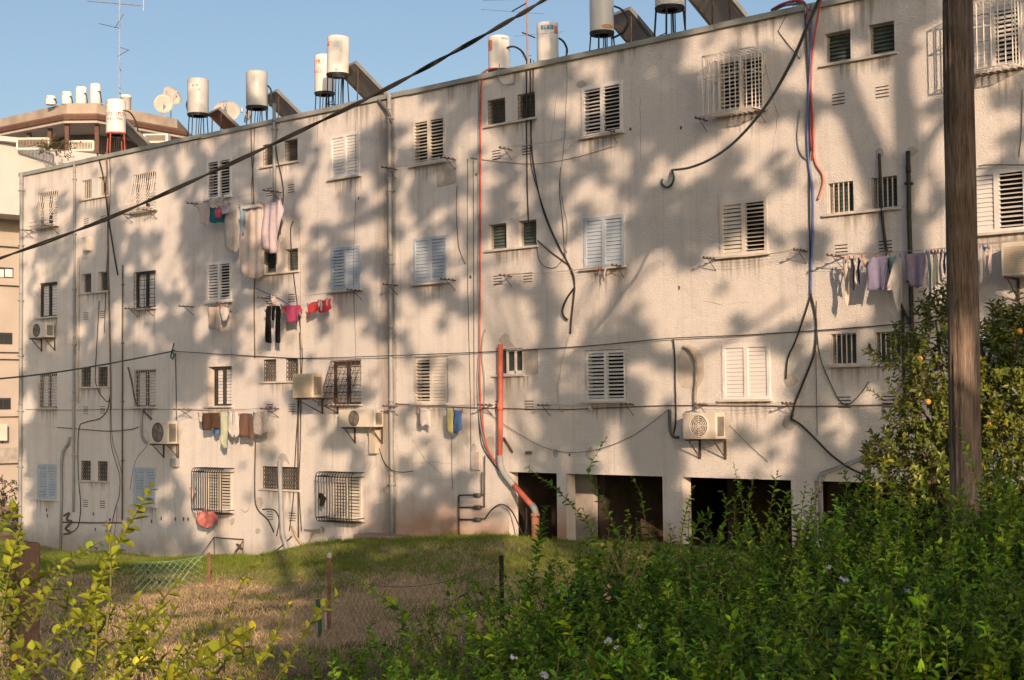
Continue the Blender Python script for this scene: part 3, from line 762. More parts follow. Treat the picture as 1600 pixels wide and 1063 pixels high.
C('cable', 'rusty bundle of wires running down from roof at far side', [(166,238,.05),(168,300),(169,420),(172,540),(173,640)], 0.034, mat('rust_grey_bundle', (0.17, 0.135, 0.115), 0.9, 0.35, 12), n=7)
C('cable', 'black wire running along the rusty bundle', [(171,238,.05),(172,300),(166,430),(163,520)], 0.014, M_CABLE)
C('cable', 'tangled grey wires below the rusty bundle', [(172,640),(173,690),(180,720),(187,745),(186,775),(180,795),(172,832)], 0.014, M_CABLEB)
C('cable', 'thin dark wire hanging to the far lower pipe', [(173,640),(176,690),(184,715),(190,740),(191,752)], 0.010, M_CABLE)
C('cable', 'short pink wire at foot of far wall', [(183,790),(182,812),(178,836)], 0.012, M_REDH)
C('cable', 'brown cable along wall from far pipe to wall unit', [(90,668),(130,671),(170,674),(205,671),(216,667)], 0.018, M_CABLEB)
C('hose', 'dark flexible conduit leaning beside far grille window', [(200,574),(206,598),(212,628),(222,640),(236,655)], 0.035, M_PIPED, 'hose')
C('hose', 'grey conduit dropping to the far wall unit', [(222,638),(221,680),(228,692)], 0.045, M_PIPE, 'hose')
C('cable', 'thin curved wire below far window', [(236,640),(232,690),(212,720),(203,765)], 0.008, M_CABLEB)
C('cable', 'black service cable dropping from wall hook to meter box', [(274,552),(275,600),(276,715)], 0.016, M_CABLE)
C('cable', 'grey wire bundle hanging left of caged small window', [(392,186,.04),(393,240),(396,300),(398,420),(397,470),(398,560)], 0.024, M_CABLEB)
C('cable', 'thin wire beside the grey wire bundle', [(398,186,.04),(396,250),(393,300),(398,360)], 0.012, M_CABLE)
C('cable', 'black cable curving over upper laundry bundle', [(428,198,.03),(432,240,.06),(442,290,.12),(441,325,.30),(434,355,.12)], 0.020, M_CABLE)
C('cable', 'black cable hanging from cement dab past laundry', [(458,346,.03),(454,360,.05),(456,400,.06),(460,440,.05),(465,480,.05),(470,520),(472,570),(466,640),(462,700),(458,780),(452,830)], 0.017, M_CABLE)
C('cable', 'second black cable reaching the pipe tangle', [(468,520),(470,600),(469,700),(467,760),(471,830)], 0.017, M_CABLE)
C('hose', 'pale blue hose arching above black trousers', [(397,449),(412,456),(434,465),(454,478)], 0.022, mat('pale_blue_hose', (0.22, 0.30, 0.45), 0.5, 0.15, 5), 'hose')
C('cable', 'looped pale cable below middle laundry line', [(398,680),(396,740),(390,790),(383,800),(377,795)], 0.014, M_CABLEW)
C('cable', 'dark cable curving to the blue foot pipe', [(399,690),(398,770),(402,795),(418,812),(428,832)], 0.022, M_CABLE)
C('cable', 'dark hose arching above the tangle of pipes', [(410,796),(428,797),(436,812),(432,838)], 0.020, M_CABLE)
C('cable', 'black cable slanting along ground beside drain pipe', [(418,872),(432,860),(444,850),(456,838)], 0.020, M_CABLE)
C('cable', 'thin crack-like wire left of thick downpipe', [(555,190),(556,300),(552,420),(556,560),(553,640)], 0.006, M_CABLEB)
C('cable', 'thin wire hanging right of cement patch', [(714,290),(713,330),(716,380),(722,402),(727,413)], 0.012, M_CABLEB)
C('cable', 'thin straight wire between patch and red hose', [(730.5,248),(730.5,420),(733,540),(735,620)], 0.010, M_CABLEB)
C('cable', 'second straight wire beside the red hose', [(739.5,250),(740,420),(741,640)], 0.010, M_CABLEB)
C('cable', 'thin wire dropping to lower pipe valves', [(735,610),(736,730)], 0.010, M_CABLEB)
C('cable', 'short dark cable at side of thick downpipe', [(592,700),(600,722),(612,735,.16),(630,738),(645,736)], 0.014, M_CABLE)
C('cable', 'thin wire trailing below the yellow and blue towel', [(706,680),(706,735),(707,765)], 0.008, M_CABLEB)
C('cable', 'thin wire hooked over the wall left of bundle', [(1246,2,-.1),(1230,22,.03),(1218,45),(1217,50),(1232,70),(1250,92)], 0.009, M_CABLE)
C('cable', 'thin shutter wire hanging at right of the pole', [(1597,140),(1596,200),(1592,245)], 0.008, M_CABLE)
C('hose', 'dark lagged hose arching over the cement oval', [(1068,542,.05),(1078,548,.07),(1086,562,.08),(1088,590,.08),(1086,618,.08),(1087,640,.08)], 0.038, mat('foil_lagging', (0.24, 0.22, 0.20), 0.6, 0.4, 14), 'hose')
C('cable', 'black cable dropping from junction to balcony wall unit', [(1052,530,.05),(1054,552),(1055,600),(1056,655),(1052,680)], 0.020, M_CABLE)
C('hose', 'thick black hose stub beside the wall unit', [(1046,640,.06),(1047,668,.07),(1052,682,.08),(1060,684,.1)], 0.045, M_PIPED, 'hose')
C('cable', 'thin wire slanting down from the wall unit', [(1140,665),(1170,695),(1200,722)], 0.006, M_CABLEB)
C('cable', 'thin rusty bracket rod over right louvred shutter', [(1529,260,.08),(1545,258,.08),(1600,258,.08)], 0.016, M_PIPED)
C('hose', 'grey hose looped on wall below the roof edge', [(781,100,.02),(778,120,.05),(786,132,.05),(798,131,.05),(804,130,.03)], 0.014, M_GREYH, 'hose')
# meter boxes and lamps
def box_thing(name, label, cat, u0, v0, u1, v1, d, m, off=0.0):
    a = wp(u0, v0); b = wp(u1, v1)
    cx = (a.x+b.x)/2; z0 = min(a.z, b.z); h = abs(a.z-b.z); w = abs(b.x-a.x)
    o = MB().box(-w/2, w/2, -d-off, -off, 0, h).build(name, m, loc=(cx, 0, z0))
    bevel(o, 0.012); return tag(o, label, cat)
box_thing('meter_box', 'small grey meter box under black service cable', 'meter box', 271, 716, 281, 730, 0.12, M_PIPE, 0.005)
box_thing('junction_box', 'small dark junction box in the upper laundry', 'junction box', 433, 346, 440, 366, 0.12, M_PIPED, 0.005)
box_thing('exhaust_duct', 'bent white exhaust duct on far wall', 'duct', 137, 372, 144, 392, 0.2, M_AC, 0.005)
box_thing('meter_box', 'tall cement coloured box above the manifold pipes', 'meter box', 738, 706, 752, 735, 0.06, M_PATCH, 0.005)
box_thing('wall_lamp', 'small square vent cover above first open bay', 'vent cover', 824, 705, 832, 710, 0.08, M_PIPED, 0.005)
hk = wp(268, 549, -0.1)
tag(MB().tube([(0,0.1,0.03),(0.0,0,0.02),(0.06,-0.02,-0.02),(0.14,0,-0.1),(0.05,0,-0.22),(-0.04,0,-0.16),(0.0,0,-0.05),(0.12,0,0.22)], 0.02, 6).build('cable_hook', M_CABLEG, loc=hk, smooth=True), 'curled green cable end on wall hook', 'cable hook')

# ================================================================== wall-hung cooling units
def ac_unit(label, u0, v0, u1, v1, d=0.32, gap=0.10, fan=0.5, fan_on=True, bracket=True, m=M_AC, grille='round'):
    """outdoor unit; u0..u1, v0..v1: its front face in the photograph"""
    yf = -gap-d
    a = wp(u0, v0, yf); b = wp(u1, v1, yf)
    w = b.x-a.x; h = 0.5*((wp(u0, v0, yf).z-wp(u0, v1, yf).z) + (wp(u1, v0, yf).z-wp(u1, v1, yf).z))
    zt = 0.5*(wp(u0, v0, yf).z + wp(u1, v0, yf).z)
    t = empty('air_conditioner', ((a.x+b.x)/2, 0, zt-h), label, 'air conditioner', 'outdoor cooling units on the wall')
    bevel(MB().box(-w/2, w/2, yf, -gap, 0.02, h).build('casing', m, t), 0.02, 3)
    fx = -w/2 + w*fan
    r = min(h*0.40, w*0.32)
    if fan_on:
        g = MB()
        ring = lambda rr: [(fx+rr*math.cos(k*math.pi/12), yf-0.012, h/2+0.01+rr*math.sin(k*math.pi/12)) for k in range(25)]
        for i in range(1, 6): g.tube(ring(r*i/5), 0.006 if i < 5 else 0.014, 4)
        for k in range(8): g.bar((fx, yf-0.012, h/2+0.01), (fx+r*math.cos(k*math.pi/4), yf-0.012, h/2+0.01+r*math.sin(k*math.pi/4)), 0.005, 4)
        g.build('fan_guard', M_PIPED if grille == 'round' else m, t)
        f = MB().lathe([(r*0.97, 0.0), (r*0.97, 0.008)], (0,0,0), 24)
        fo = f.build('fan_opening', M_ACD, t, loc=(fx, yf-0.001, h/2+0.01)); fo.rotation_euler.x = math.radians(90)
        bl = MB()
        for k in range(4):
            a0 = k*math.pi/2
            bl.add([(0,0,0),(r*0.9*math.cos(a0),r*0.9*math.sin(a0),0.0),(r*0.9*math.cos(a0+0.9),r*0.9*math.sin(a0+0.9),0.004)], [(0,1,2)])
        bo = bl.build('fan_blade', mat('fan_grey', (0.25,0.23,0.21), 0.6), t, loc=(fx, yf-0.011, h/2+0.01)); bo.rotation_euler.x = math.radians(90)
    else:
        g = MB(); k = 16
        for i in range(k): g.box(-w/2+0.06, w/2-0.06, yf-0.006, yf-0.001, 0.07+(h-0.14)*i/k, 0.07+(h-0.14)*i/k+(h-0.14)/k*0.45)
        tag(g.build('grille_slats', mat('beige_grille', (0.44, 0.38, 0.29), 0.6, 0.1, 8), t), None, None, kind='stuff')
    sf = MB(); k = 10
    for i in range(k): sf.box(w/2+0.001, w/2+0.006, yf+0.05+(d-0.1)*i/k, yf+0.05+(d-0.1)*(i+0.5)/k, 0.08, h-0.08)
    tag(sf.build('side_fins', M_ACD, t), None, None, kind='stuff')
    if bracket:
        for s in (-0.38, 0.38):
            br = MB(); x = s*w
            br.box(x-0.02, x+0.02, yf-0.02, -0.002, -0.02, 0.015).box(x-0.021, x+0.021, -0.03, -0.003, -0.38, 0.014)
            br.bar((x, -0.02, -0.36), (x, yf+0.06, -0.015), 0.014, 5)
            br.build('bracket', M_RUST, t)
    return t
ac_unit('white outdoor unit on a shelf under far corner window', 44, 505, 71, 529, 0.3, 0.1)
ac_unit('outdoor unit with dark fan below far grille window', 232, 658, 262, 695, 0.32, 0.12)
ac_unit('cream outdoor unit box beside slanting lattice cage', 457, 584, 488, 623, 0.34, 0.55, fan_on=False, m=mat('cream_plastic', (0.56, 0.48, 0.38), 0.5, 0.08, 3))
ac_unit('outdoor unit with round fan beside thick downpipe', 529, 640, 585, 669, 0.30, 0.10, fan=0.44)
ac_unit('outdoor unit above the open bays with square grille', 1066, 645, 1119, 688, 0.32, 0.14, fan=0.5, grille='sq')
ac_unit('large outdoor unit right of the wooden pole', 1563, 377, 1625, 432, 0.36, 0.14, fan_on=False)
t = wp(586, 668, -0.06)
tag(MB().box(-0.12, 0.10, -0.09, 0.05, -0.62, 0.02).build('drain_cover', mat('pale_trunking', (0.52, 0.46, 0.39), 0.7), loc=t), 'pale trunking hanging under the round fan unit', 'trunking')

# ================================================================== drying lines and laundry
def rack(label, u0, u1, v0, v1, d=0.55, lines=4, arms=True):
    """two bracket arms standing out from the wall with lines strung between; u,v: foot of each arm on the wall"""
    a = wp(u0, v0); b = wp(u1, v1)
    a.z = b.z = (a.z+b.z)/2
    t = empty('drying_rack', (a.x, 0, a.z), label, 'drying rack', 'drying racks under the windows')
    for p, nm in ((a, 0), (b, 1)):
        x = p.x-a.x
        g = MB().box(x-0.011, x+0.011, -d, -0.003, -0.012, 0.012)
        g.bar((x, -0.01, -0.22), (x, -d*0.6, -0.02), 0.009, 4)
        for i in range(lines): g.box(x-0.016, x+0.016, -d*(i+1)/lines+0.015, -d*(i+1)/lines+0.04, 0.01, 0.035)
        g.build('arm', M_RUST, t)
    for i in range(lines):
        y = -d*(i+1)/lines+0.03
        n = 8; L = b.x-a.x
        MB().tube([(L*k/n, y, 0.03-0.05*math.sin(math.pi*k/n)*(0.6+0.3*i)) for k in range(n+1)], 0.004, 3).build('line', M_CABLEW, t)
    return t
rack('drying rack under far second floor bulging cage', 52, 92, 361, 355, 0.5)
rack('drying rack under second far bulging cage', 208, 246, 337, 330, 0.5)
rack('drying rack holding the white and teal laundry', 320, 440, 322, 300, 0.6)
rack('empty drying rack under dark barred window', 216, 240, 484, 481, 0.45)
rack('drying rack below the open louvred window of third floor', 303, 362, 480, 475, 0.5)
rack('drying rack holding black trousers and red clothes', 426, 566, 467, 455, 0.5)
rack('long drying rack holding the brown laundry', 300, 436, 642, 637, 0.6)
rack('drying rack under top window beside thick downpipe', 620, 712, 266, 249, 0.5)
rack('drying rack beside grey blue shutters and downpipe', 622, 712, 447, 438, 0.5)
rack('drying rack holding white cloth and yellow blue towel', 622, 770, 634, 634, 0.5)
rack('drying rack ending under top louvred window', 800, 965, 236, 206, 0.42, 3)
rack('drying rack ending under second grey blue shutters', 800, 975, 432, 417, 0.42, 3)
rack('drying rack ending under third louvred window', 860, 990, 634, 632, 0.42, 3)
rack('drying rack at left foot of white box cage', 1105, 1196, 191, 172, 0.42, 3)
rack('drying rack left of half open white shutters', 1119, 1260, 407, 392, 0.45, 4)
rack('long drying rack holding the lilac laundry', 1318, 1640, 406, 372, 0.6, 4)
rack('drying rack under white closed shutters', 1105, 1240, 631, 632, 0.42, 3)

def cloth_mat(name, c, c2=None, scale=7.0, var=0.10):
    return mat('cloth_'+name, c, 0.9, var, scale, 0.15, 30, trans=0.18, col2=c2, spec=0.1)
CL = dict(white=cloth_mat('white', (0.62, 0.60, 0.60)), floral=cloth_mat('floral', (0.60, 0.57, 0.56), (0.62, 0.46, 0.46), 14), lilacf=cloth_mat('lilac_floral', (0.52, 0.47, 0.58), (0.62, 0.54, 0.56), 12),
          teal=cloth_mat('teal', (0.03, 0.20, 0.26)), pink=cloth_mat('pink', (0.60, 0.14, 0.20)), grey=cloth_mat('grey', (0.56, 0.53, 0.50)), cream=cloth_mat('cream', (0.66, 0.61, 0.57), (0.66, 0.56, 0.54), 9),
          black=cloth_mat('black', (0.018, 0.017, 0.016)), magenta=cloth_mat('magenta', (0.45, 0.08, 0.17)), red=cloth_mat('red', (0.50, 0.025, 0.045), (0.55, 0.12, 0.13), 5), brown=cloth_mat('brown', (0.10, 0.062, 0.045)),
          taupe=cloth_mat('taupe', (0.18, 0.11, 0.09)), lilac=cloth_mat('lilac', (0.27, 0.26, 0.42)), dark=cloth_mat('dark', (0.07, 0.07, 0.085)), yellow=cloth_mat('yellow', (0.56, 0.53, 0.24)), blue=cloth_mat('blue', (0.10, 0.20, 0.42)),
          mint=cloth_mat('mint', (0.50, 0.56, 0.44)), lace=cloth_mat('lace', (0.50, 0.47, 0.45), (0.30, 0.29, 0.29), 22), sky=cloth_mat('sky', (0.30, 0.44, 0.52)), navy=cloth_mat('navy', (0.05, 0.05, 0.13)), pinkred=cloth_mat('pinkred', (0.50, 0.10, 0.11), (0.62, 0.30, 0.28), 9))
def cloth(name, label, cat, strips, m, d=0.45, wave=0.02, group='laundry hanging on the lines', pegs=True, freq=None):
    """hanging cloth: strips of stations (u, v_top, v_bottom) read in the plane of its line, d in front of the wall"""
    mb = MB()
    allp = [wp(s[0], s[1], -d) for st in strips for s in st]
    base = Vector((sum(p.x for p in allp)/len(allp), -d, min(wp(s[0], s[2], -d).z for st in strips for s in st)))
    ph = rnd.uniform(0, 6)
    for st in strips:
        S = []
        for i in range(len(st)-1):
            a, b = st[i], st[i+1]
            k = max(2, int(abs(b[0]-a[0])/2.5))
            for j in range(k): S.append(tuple(a[q]+(b[q]-a[q])*j/k for q in range(3)))
        S.append(st[-1])
        nr = 9; vs = []; fs = []
        x_first = wp(S[0][0], S[0][1], -d).x
        for s in S:
            T = wp(s[0], s[1], -d); B = wp(s[0], s[2], -d)
            for j in range(nr+1):
                t = j/nr
                xx = T.x-x_first
                fr = freq or 16
                y = wave*(0.35+0.65*t)*(math.sin(xx*fr+ph+t*1.3)+0.5*math.sin(xx*fr*2.1+ph*2-t*2)) + wave*0.5*math.sin(t*5+xx*4+ph)
                y *= 1.6
                vs.append((T.x-base.x + 0.006*math.sin(t*7+ph+xx*9), y, T.z+(B.z-T.z)*t-base.z + 0.008*t*math.sin(xx*21+ph)))
        n = len(S)
        for i in range(n-1):
            for j in range(nr): fs.append((i*(nr+1)+j, i*(nr+1)+j+1, (i+1)*(nr+1)+j+1, (i+1)*(nr+1)+j))
        mb.add(vs, fs)
    o = mb.build(name, m, loc=base, smooth=True)
    md = o.modifiers.new('thickness', 'SOLIDIFY'); md.thickness = 0.006; md.offset = 0
    if pegs:
        for st in strips[:1]:
            for s in (st[0], st[-1]):
                p = rc(wp(s[0]+0.3, s[1], -d), base)
                MB().box(p.x-0.008, p.x+0.008, -0.012, 0.012, p.z-0.03, p.z+0.04).build('peg', rnd.choice([M_REDH, M_BLUEH, M_CABLEW]), o)
    return tag(o, label, cat, group)
cloth('shirt', 'white patterned shirt hung left of the teal shirt', 'shirt', [[(310,320,326),(313,319,350),(325,318,354),(328,318,335)]], CL['floral'], 0.5)
cloth('shirt', 'white flapping cloth above the teal shirt', 'cloth', [[(329,312,324),(335,309,325),(342,308,322),(348,307,312)]], CL['white'], 0.58, 0.05)
cloth('shirt', 'teal shirt with pink panel on upper line', 'shirt', [[(327,324,346),(334,323,349),(341,323,347),(351,326,349)]], CL['teal'], 0.45)
cloth('cloth', 'small bright pink cloth over the teal shirt', 'cloth', [[(336,326,336),(341,325,341),(345,328,338)]], CL['pink'], 0.62, 0.03)
cloth('cloth', 'pale bunched cloth right of the teal shirt', 'cloth', [[(342,321,330),(350,320,336),(358,320,333)]], CL['lilacf'], 0.6, 0.04)
cloth('towel', 'long grey towel hanging between teal shirt and sheets', 'towel', [[(352,334,385),(358,330,394),(368,328,397),(373,326,386)]], CL['grey'], 0.5)
cloth('sheet', 'long cream sheet hanging lowest on the upper line', 'sheet', [[(374,325,420),(380,323,433),(390,322,434),(400,321,436),(408,320,432),(412,321,410)]], CL['cream'], 0.55, 0.025, freq=20)
cloth('sheet', 'pale blue narrow cloth at edge of cream sheet', 'cloth', [[(375,326,352),(378,325,368),(383,324,366)]], CL['sky'], 0.63, 0.02)
cloth('sheet', 'lilac flowered sheet bundled at end of upper line', 'sheet', [[(408,323,385),(414,319,388),(424,317,396),(432,315,393),(436,313,355),(440,312,330)]], CL['lilacf'], 0.6, 0.04, freq=22)
cloth('pillowcase', 'folded pale cloth lying along the upper line', 'cloth', [[(374,322,328),(390,320,326),(408,318,324)]], CL['white'], 0.64, 0.02)
cloth('shirt', 'pale undershirt below third floor louvred window', 'shirt', [[(326,480,500),(329,480,514),(342,480,516),(343,480,500)]], cloth_mat('beige', (0.52, 0.45, 0.40)), 0.35)
cloth('sock', 'small white cloth hanging beside pale undershirt', 'cloth', [[(344,480,486),(349,480,502),(353,480,500),(356,480,488)]], CL['white'], 0.35)
cloth('trousers', 'black trousers hanging by a bag on the line', 'trousers', [[(414,486,535),(417,478,536),(424,478,536)], [(424,478,501),(430,478,501)], [(430,478,536),(436,478,536),(438.5,486,535)]], CL['black'], 0.4, 0.012)
cloth('bag', 'small beige bag above the black trousers', 'bag', [[(424,463,471),(428,462,474),(432,464,471)]], CL['cream'], 0.4, 0.03)
cloth('shirt', 'pink t-shirt between black trousers and red clothes', 'shirt', [[(445,479,487),(449,477,490),(451,477,504),(466,477,504),(467,477,490),(472,478,486)]], CL['magenta'], 0.4)
cloth('cloth', 'small pink white cloth at sleeve of pink shirt', 'cloth', [[(439,478,484),(443,478,493),(447,479,490)]], CL['pinkred'], 0.4)
cloth('shorts', 'red and white shorts with the pink shirt at left', 'shorts', [[(480,476,480),(484,474,490),(490,472,488),(497,471,484)]], CL['red'], 0.4, 0.03)
cloth('shorts', 'red and white cloth at end of the line', 'shorts', [[(497,472,489),(503,470,489),(510,468,487),(518,466,478)]], CL['red'], 0.4, 0.03)
cloth('cloth', 'white trim cloth between the two red cloths', 'cloth', [[(500,471,484),(503,471,486)]], CL['white'], 0.47, 0.01)
cloth('cloth', 'second white strip on the red cloth', 'cloth', [[(509,469,480),(512,468,478)]], CL['white'], 0.47, 0.01)
cloth('shorts', 'dark brown shorts on the long middle line', 'shorts', [[(317,646,672),(328,645,673),(330,645,668),(343,645,671)]], CL['brown'], 0.5)
cloth('cloth', 'small blue cloth under dark brown shorts', 'cloth', [[(333,666,678),(338,668,681),(342,667,677)]], CL['blue'], 0.4, 0.02)
cloth('towel', 'long narrow mint cloth between the brown clothes', 'cloth', [[(345,646,690),(348,645,701),(353,645,700),(356,646,655)]], CL['mint'], 0.5)
cloth('leggings', 'white leggings on the long middle line', 'leggings', [[(357,646,672),(361,645,684),(364,645,684)], [(364,645,662),(367,645,684),(372,645,680)]], CL['white'], 0.5)
cloth('shirt', 'taupe shirt on the long middle line', 'shirt', [[(373,648,676),(377,646,682),(385,646,684),(395,647,686),(396,648,672)]], CL['taupe'], 0.5)
cloth('towel', 'grey lace cloth at end of middle line', 'cloth', [[(396,646,676),(404,644,682),(412,643,678),(418,642,674)]], CL['lace'], 0.5, 0.03)
cloth('cloth', 'pale pink cloth at start of the middle line', 'cloth', [[(310,647,656),(314,647,661),(317,647,657)]], CL['floral'], 0.5)
cloth('cloth', 'red patterned cloth hanging under black cage', 'cloth', [[(308,801,812),(314,800,823),(322,800,827),(330,800,822),(334,799,812)]], CL['pinkred'], 0.5, 0.05)
cloth('cloth', 'white patterned cloth hanging under black cage', 'cloth', [[(304,799,810),(309,799,818),(316,799,812)]], CL['floral'], 0.42, 0.04)
cloth('cloth', 'pink flowered cloth inside the black cage', 'cloth', [[(297,764,778),(301,762,782),(305,764,776)]], CL['floral'], 0.38, 0.03)
cloth('cloth', 'black cloth hanging inside the wide black cage', 'cloth', [[(499,772,790),(503,770,792),(506,774,786)]], CL['black'], 0.38, 0.03)
cloth('towel', 'thin white cloth hanging under first floor shutters', 'cloth', [[(654,638,666),(661,638,667),(664,639,663),(672,640,670)]], CL['white'], 0.3, 0.012)
cloth('towel', 'pale yellow towel beside the blue towel', 'towel', [[(697,640,674),(702,640,676),(708,640,678)]], CL['yellow'], 0.35, 0.012)
cloth('towel', 'blue towel beside the pale yellow towel', 'towel', [[(708,641,677),(714,641,678),(722,642,670)]], CL['blue'], 0.35, 0.012)
cloth('sock', 'white socks hanging below grey blue shutters', 'socks', [[(935,421,434),(939,421,432)], [(941,421,441),(947,420,436)]], CL['white'], 0.2, 0.02)
cloth('cloth', 'small white cloth hanging under third louvred window', 'cloth', [[(919,636,642),(922,634,645),(925,636,641)]], CL['white'], 0.2, 0.02)
U = 'strips of laundry on the long line'
cloth('cloth', 'cream cloth strip at start of the lilac line', 'cloth', [[(1319,405,470),(1322,404,482),(1325,404,460)]], CL['cream'], 0.35, 0.03)
cloth('sock', 'dark grey hanging cloth beside the cream strip', 'cloth', [[(1327,404,445),(1331,404,456),(1335,403,448)]], CL['dark'], 0.5, 0.03)
cloth('sock', 'pale narrow cloth between two dark cloths', 'cloth', [[(1334,403,440),(1338,403,444)]], CL['white'], 0.45, 0.02)
cloth('sock', 'second dark cloth left of the lilac towel', 'cloth', [[(1338,403,438),(1341,403,446),(1344,404,432)]], CL['navy'], 0.5, 0.03)
cloth('towel', 'lilac towel hanging widest on the right line', 'towel', [[(1355,418,453),(1362,404,454),(1372,402,453),(1381,400,453),(1387,400,405)]], CL['lilac'], 0.5, 0.018)
cloth('shirt', 'cream shirt corner behind the lilac towel', 'shirt', [[(1346,401,405),(1352,404,416),(1360,404,420),(1368,401,412)]], cloth_mat('sand', (0.50, 0.42, 0.34)), 0.38, 0.03)
cloth('shirt', 'white shirt hanging low between two lilac cloths', 'shirt', [[(1387,448,453),(1393,430,453),(1397,412,480),(1401,402,492),(1406,400,470)]], CL['white'], 0.5, 0.03)
cloth('shirt', 'pale blue cloth strip behind white shirt', 'cloth', [[(1389,400,420),(1394,400,440),(1400,400,425)]], CL['sky'], 0.35, 0.03)
cloth('trousers', 'lilac trousers hanging between white shirt and pole', 'trousers', [[(1415,399,430),(1421,397,448),(1432,396,451),(1442,395,446),(1447,395,408)]], cloth_mat('mauve', (0.33, 0.29, 0.40)), 0.5, 0.018)
for i, (u, w_, vb, mk, lab) in enumerate(((1452,4,466,'sky','pale blue strip of laundry next to lilac trousers'),(1458,4,455,'mint','pale green strip of laundry left of pole'),(1463,4,450,'white','white strip of laundry left of the pole'),(1468,5,444,'lilacf','pale lilac strip of laundry left of the pole'),(1474,4,432,'navy','dark blue strip of laundry touching pole'),(1533,4,444,'white','white strip of laundry first after the pole'),(1539,4,438,'lace','grey strip of laundry second after the pole'),(1545,4,430,'floral','pale strip of laundry nearest the large unit'))):
    cloth('cloth', lab, 'cloth', [[(u-w_/2, 396-(u-1450)*0.1, vb-6),(u, 395-(u-1450)*0.1, vb),(u+w_/2, 395-(u-1450)*0.1, vb-10)]], CL[mk], 0.5 if i % 2 else 0.42, 0.03)

# ================================================================== roof: boilers, collectors, aerials
ROOF_Z = Z(7.12)
def text_mesh(s, size):
    cu = bpy.data.curves.new('lettering', 'FONT'); cu.body = s; cu.size = size; cu.align_x = 'CENTER'; cu.align_y = 'CENTER'; cu.fill_mode = 'FRONT'
    o = bpy.data.objects.new('lettering', cu); COL.objects.link(o)
    dg = bpy.context.evaluated_depsgraph_get(); dg.update()
    me = bpy.data.meshes.new_from_object(o.evaluated_get(dg))
    bpy.data.objects.remove(o); bpy.data.curves.remove(cu)
    return me
def around(me, r, ang, z):
    """bend flat lettering round the tank"""
    for v in me.vertices:
        a = ang + v.co.x/r
        v.co = Vector((r*math.cos(a), r*math.sin(a), z+v.co.y))
def label_patch(r, ang, half, z0, z1, dr=0.002, oval=False):
    mb = MB(); n = 12; vs = []
    for i in range(n+1):
        t = -1+2*i/n; a = ang+half*t
        k = math.sqrt(max(0.0, 1-t*t)) if oval else 1.0
        zm = (z0+z1)/2; h = (z1-z0)/2*k
        vs += [((r+dr)*math.cos(a), (r+dr)*math.sin(a), zm-h), ((r+dr)*math.cos(a), (r+dr)*math.sin(a), zm+h)]
    return mb.add(vs, [(2*i, 2*i+2, 2*i+3, 2*i+1) for i in range(n)])
FACE = math.radians(-48)          # side of a tank that looks towards the street
def tank(label, u0, u1, vt, vb, y, m=M_TANK, stand=True, legm=M_BLACK, hose=None, ring=None, nleg=4, lean=0.0, prints=(), group='solar boiler tanks on the roof', foot=None, legr=0.016):
    c = wp((u0+u1)/2, vb, y)
    l = wp(u0, (vt+vb)/2, y); rr = wp(u1, (vt+vb)/2, y)
    depth = (c-CAM).dot(CF)
    r = (u1-u0)/FPX*depth/2
    h = (vb-vt)/FPX*depth
    z0 = c.z
    fz = ROOF_Z if foot is None else foot
    t = empty('water_tank', (c.x, y, fz), label, 'water tank', group)
    zz = z0-fz
    body = MB().lathe([(r*0.55, -0.035), (r*0.86, -0.02), (r*0.97, 0.0), (r, 0.03), (r, h*0.5), (r, h-0.03), (r*0.97, h-0.005), (r*0.8, h+0.015), (r*0.3, h+0.03)], (0,0,0), 36)
    bo = body.build('tank', m, t, smooth=True, loc=(0, 0, zz))
    bo.rotation_euler.y = lean
    MB().lathe([(r*1.01, -0.012), (r*1.025, 0.0), (r*1.025, 0.03), (r*1.005, 0.035)], (0,0,0), 36, cap=False).build('rim', ring or M_BLACK, t, smooth=True, loc=(0, 0, zz))
    MB().lathe([(r*0.97, -0.03), (r*0.97, -0.015)], (0,0,0), 24).build('tank_bottom', M_BLACK, t, loc=(0, 0, zz-0.005))
    if stand and zz > 0.1:
        for k in range(nleg):
            a = k*2*math.pi/nleg+0.4
            p = Vector((r*0.95*math.cos(a), r*0.95*math.sin(a), zz)); q = Vector((r*1.25*math.cos(a), r*1.25*math.sin(a), 0))
            g = MB().bar(q, p, legr, 5)
            a2 = (k+1)*2*math.pi/nleg+0.4
            if k < nleg-1: g.bar(q*0.5+p*0.5, Vector((r*1.1*math.cos(a2), r*1.1*math.sin(a2), zz*0.5)), 0.010, 4)
            g.build('leg', legm, t)
    for i, (du, rr_) in enumerate(((0.0, 0.012), (0.1, 0.014), (-0.12, 0.012))):
        if zz > 0.2: MB().tube(spline([(du, 0.05, zz-0.02), (du+0.06, -0.03, zz*0.6), (du+0.02, 0.02, zz*0.3), (du+0.14, 0.1, 0.0)], 4), rr_, 5).build('feed_pipe', M_CABLE, t, smooth=True)
    if hose:
        d = wp(*hose[0], y)
        P = [rc(wp(hu, hv, y), (c.x, y, fz)) for hu, hv in hose]
        MB().tube(spline(P, 5), 0.024, 6).build('hose', M_CABLE, t, smooth=True)
    for pr in prints:
        if pr[0] == 'text':
            _, s, size, ang, z, pm = pr
            me = text_mesh(s, size); around(me, r+0.004, FACE+ang, h*z); me.materials.append(pm)
            link('lettering', me, t, (0, 0, zz))
        else:
            _, half, z0_, z1_, ang, pm, oval = pr
            label_patch(r, FACE+ang, half, h*z0_, h*z1_, 0.0025, oval).build('printed_label', pm, t, loc=(0, 0, zz))
    return t
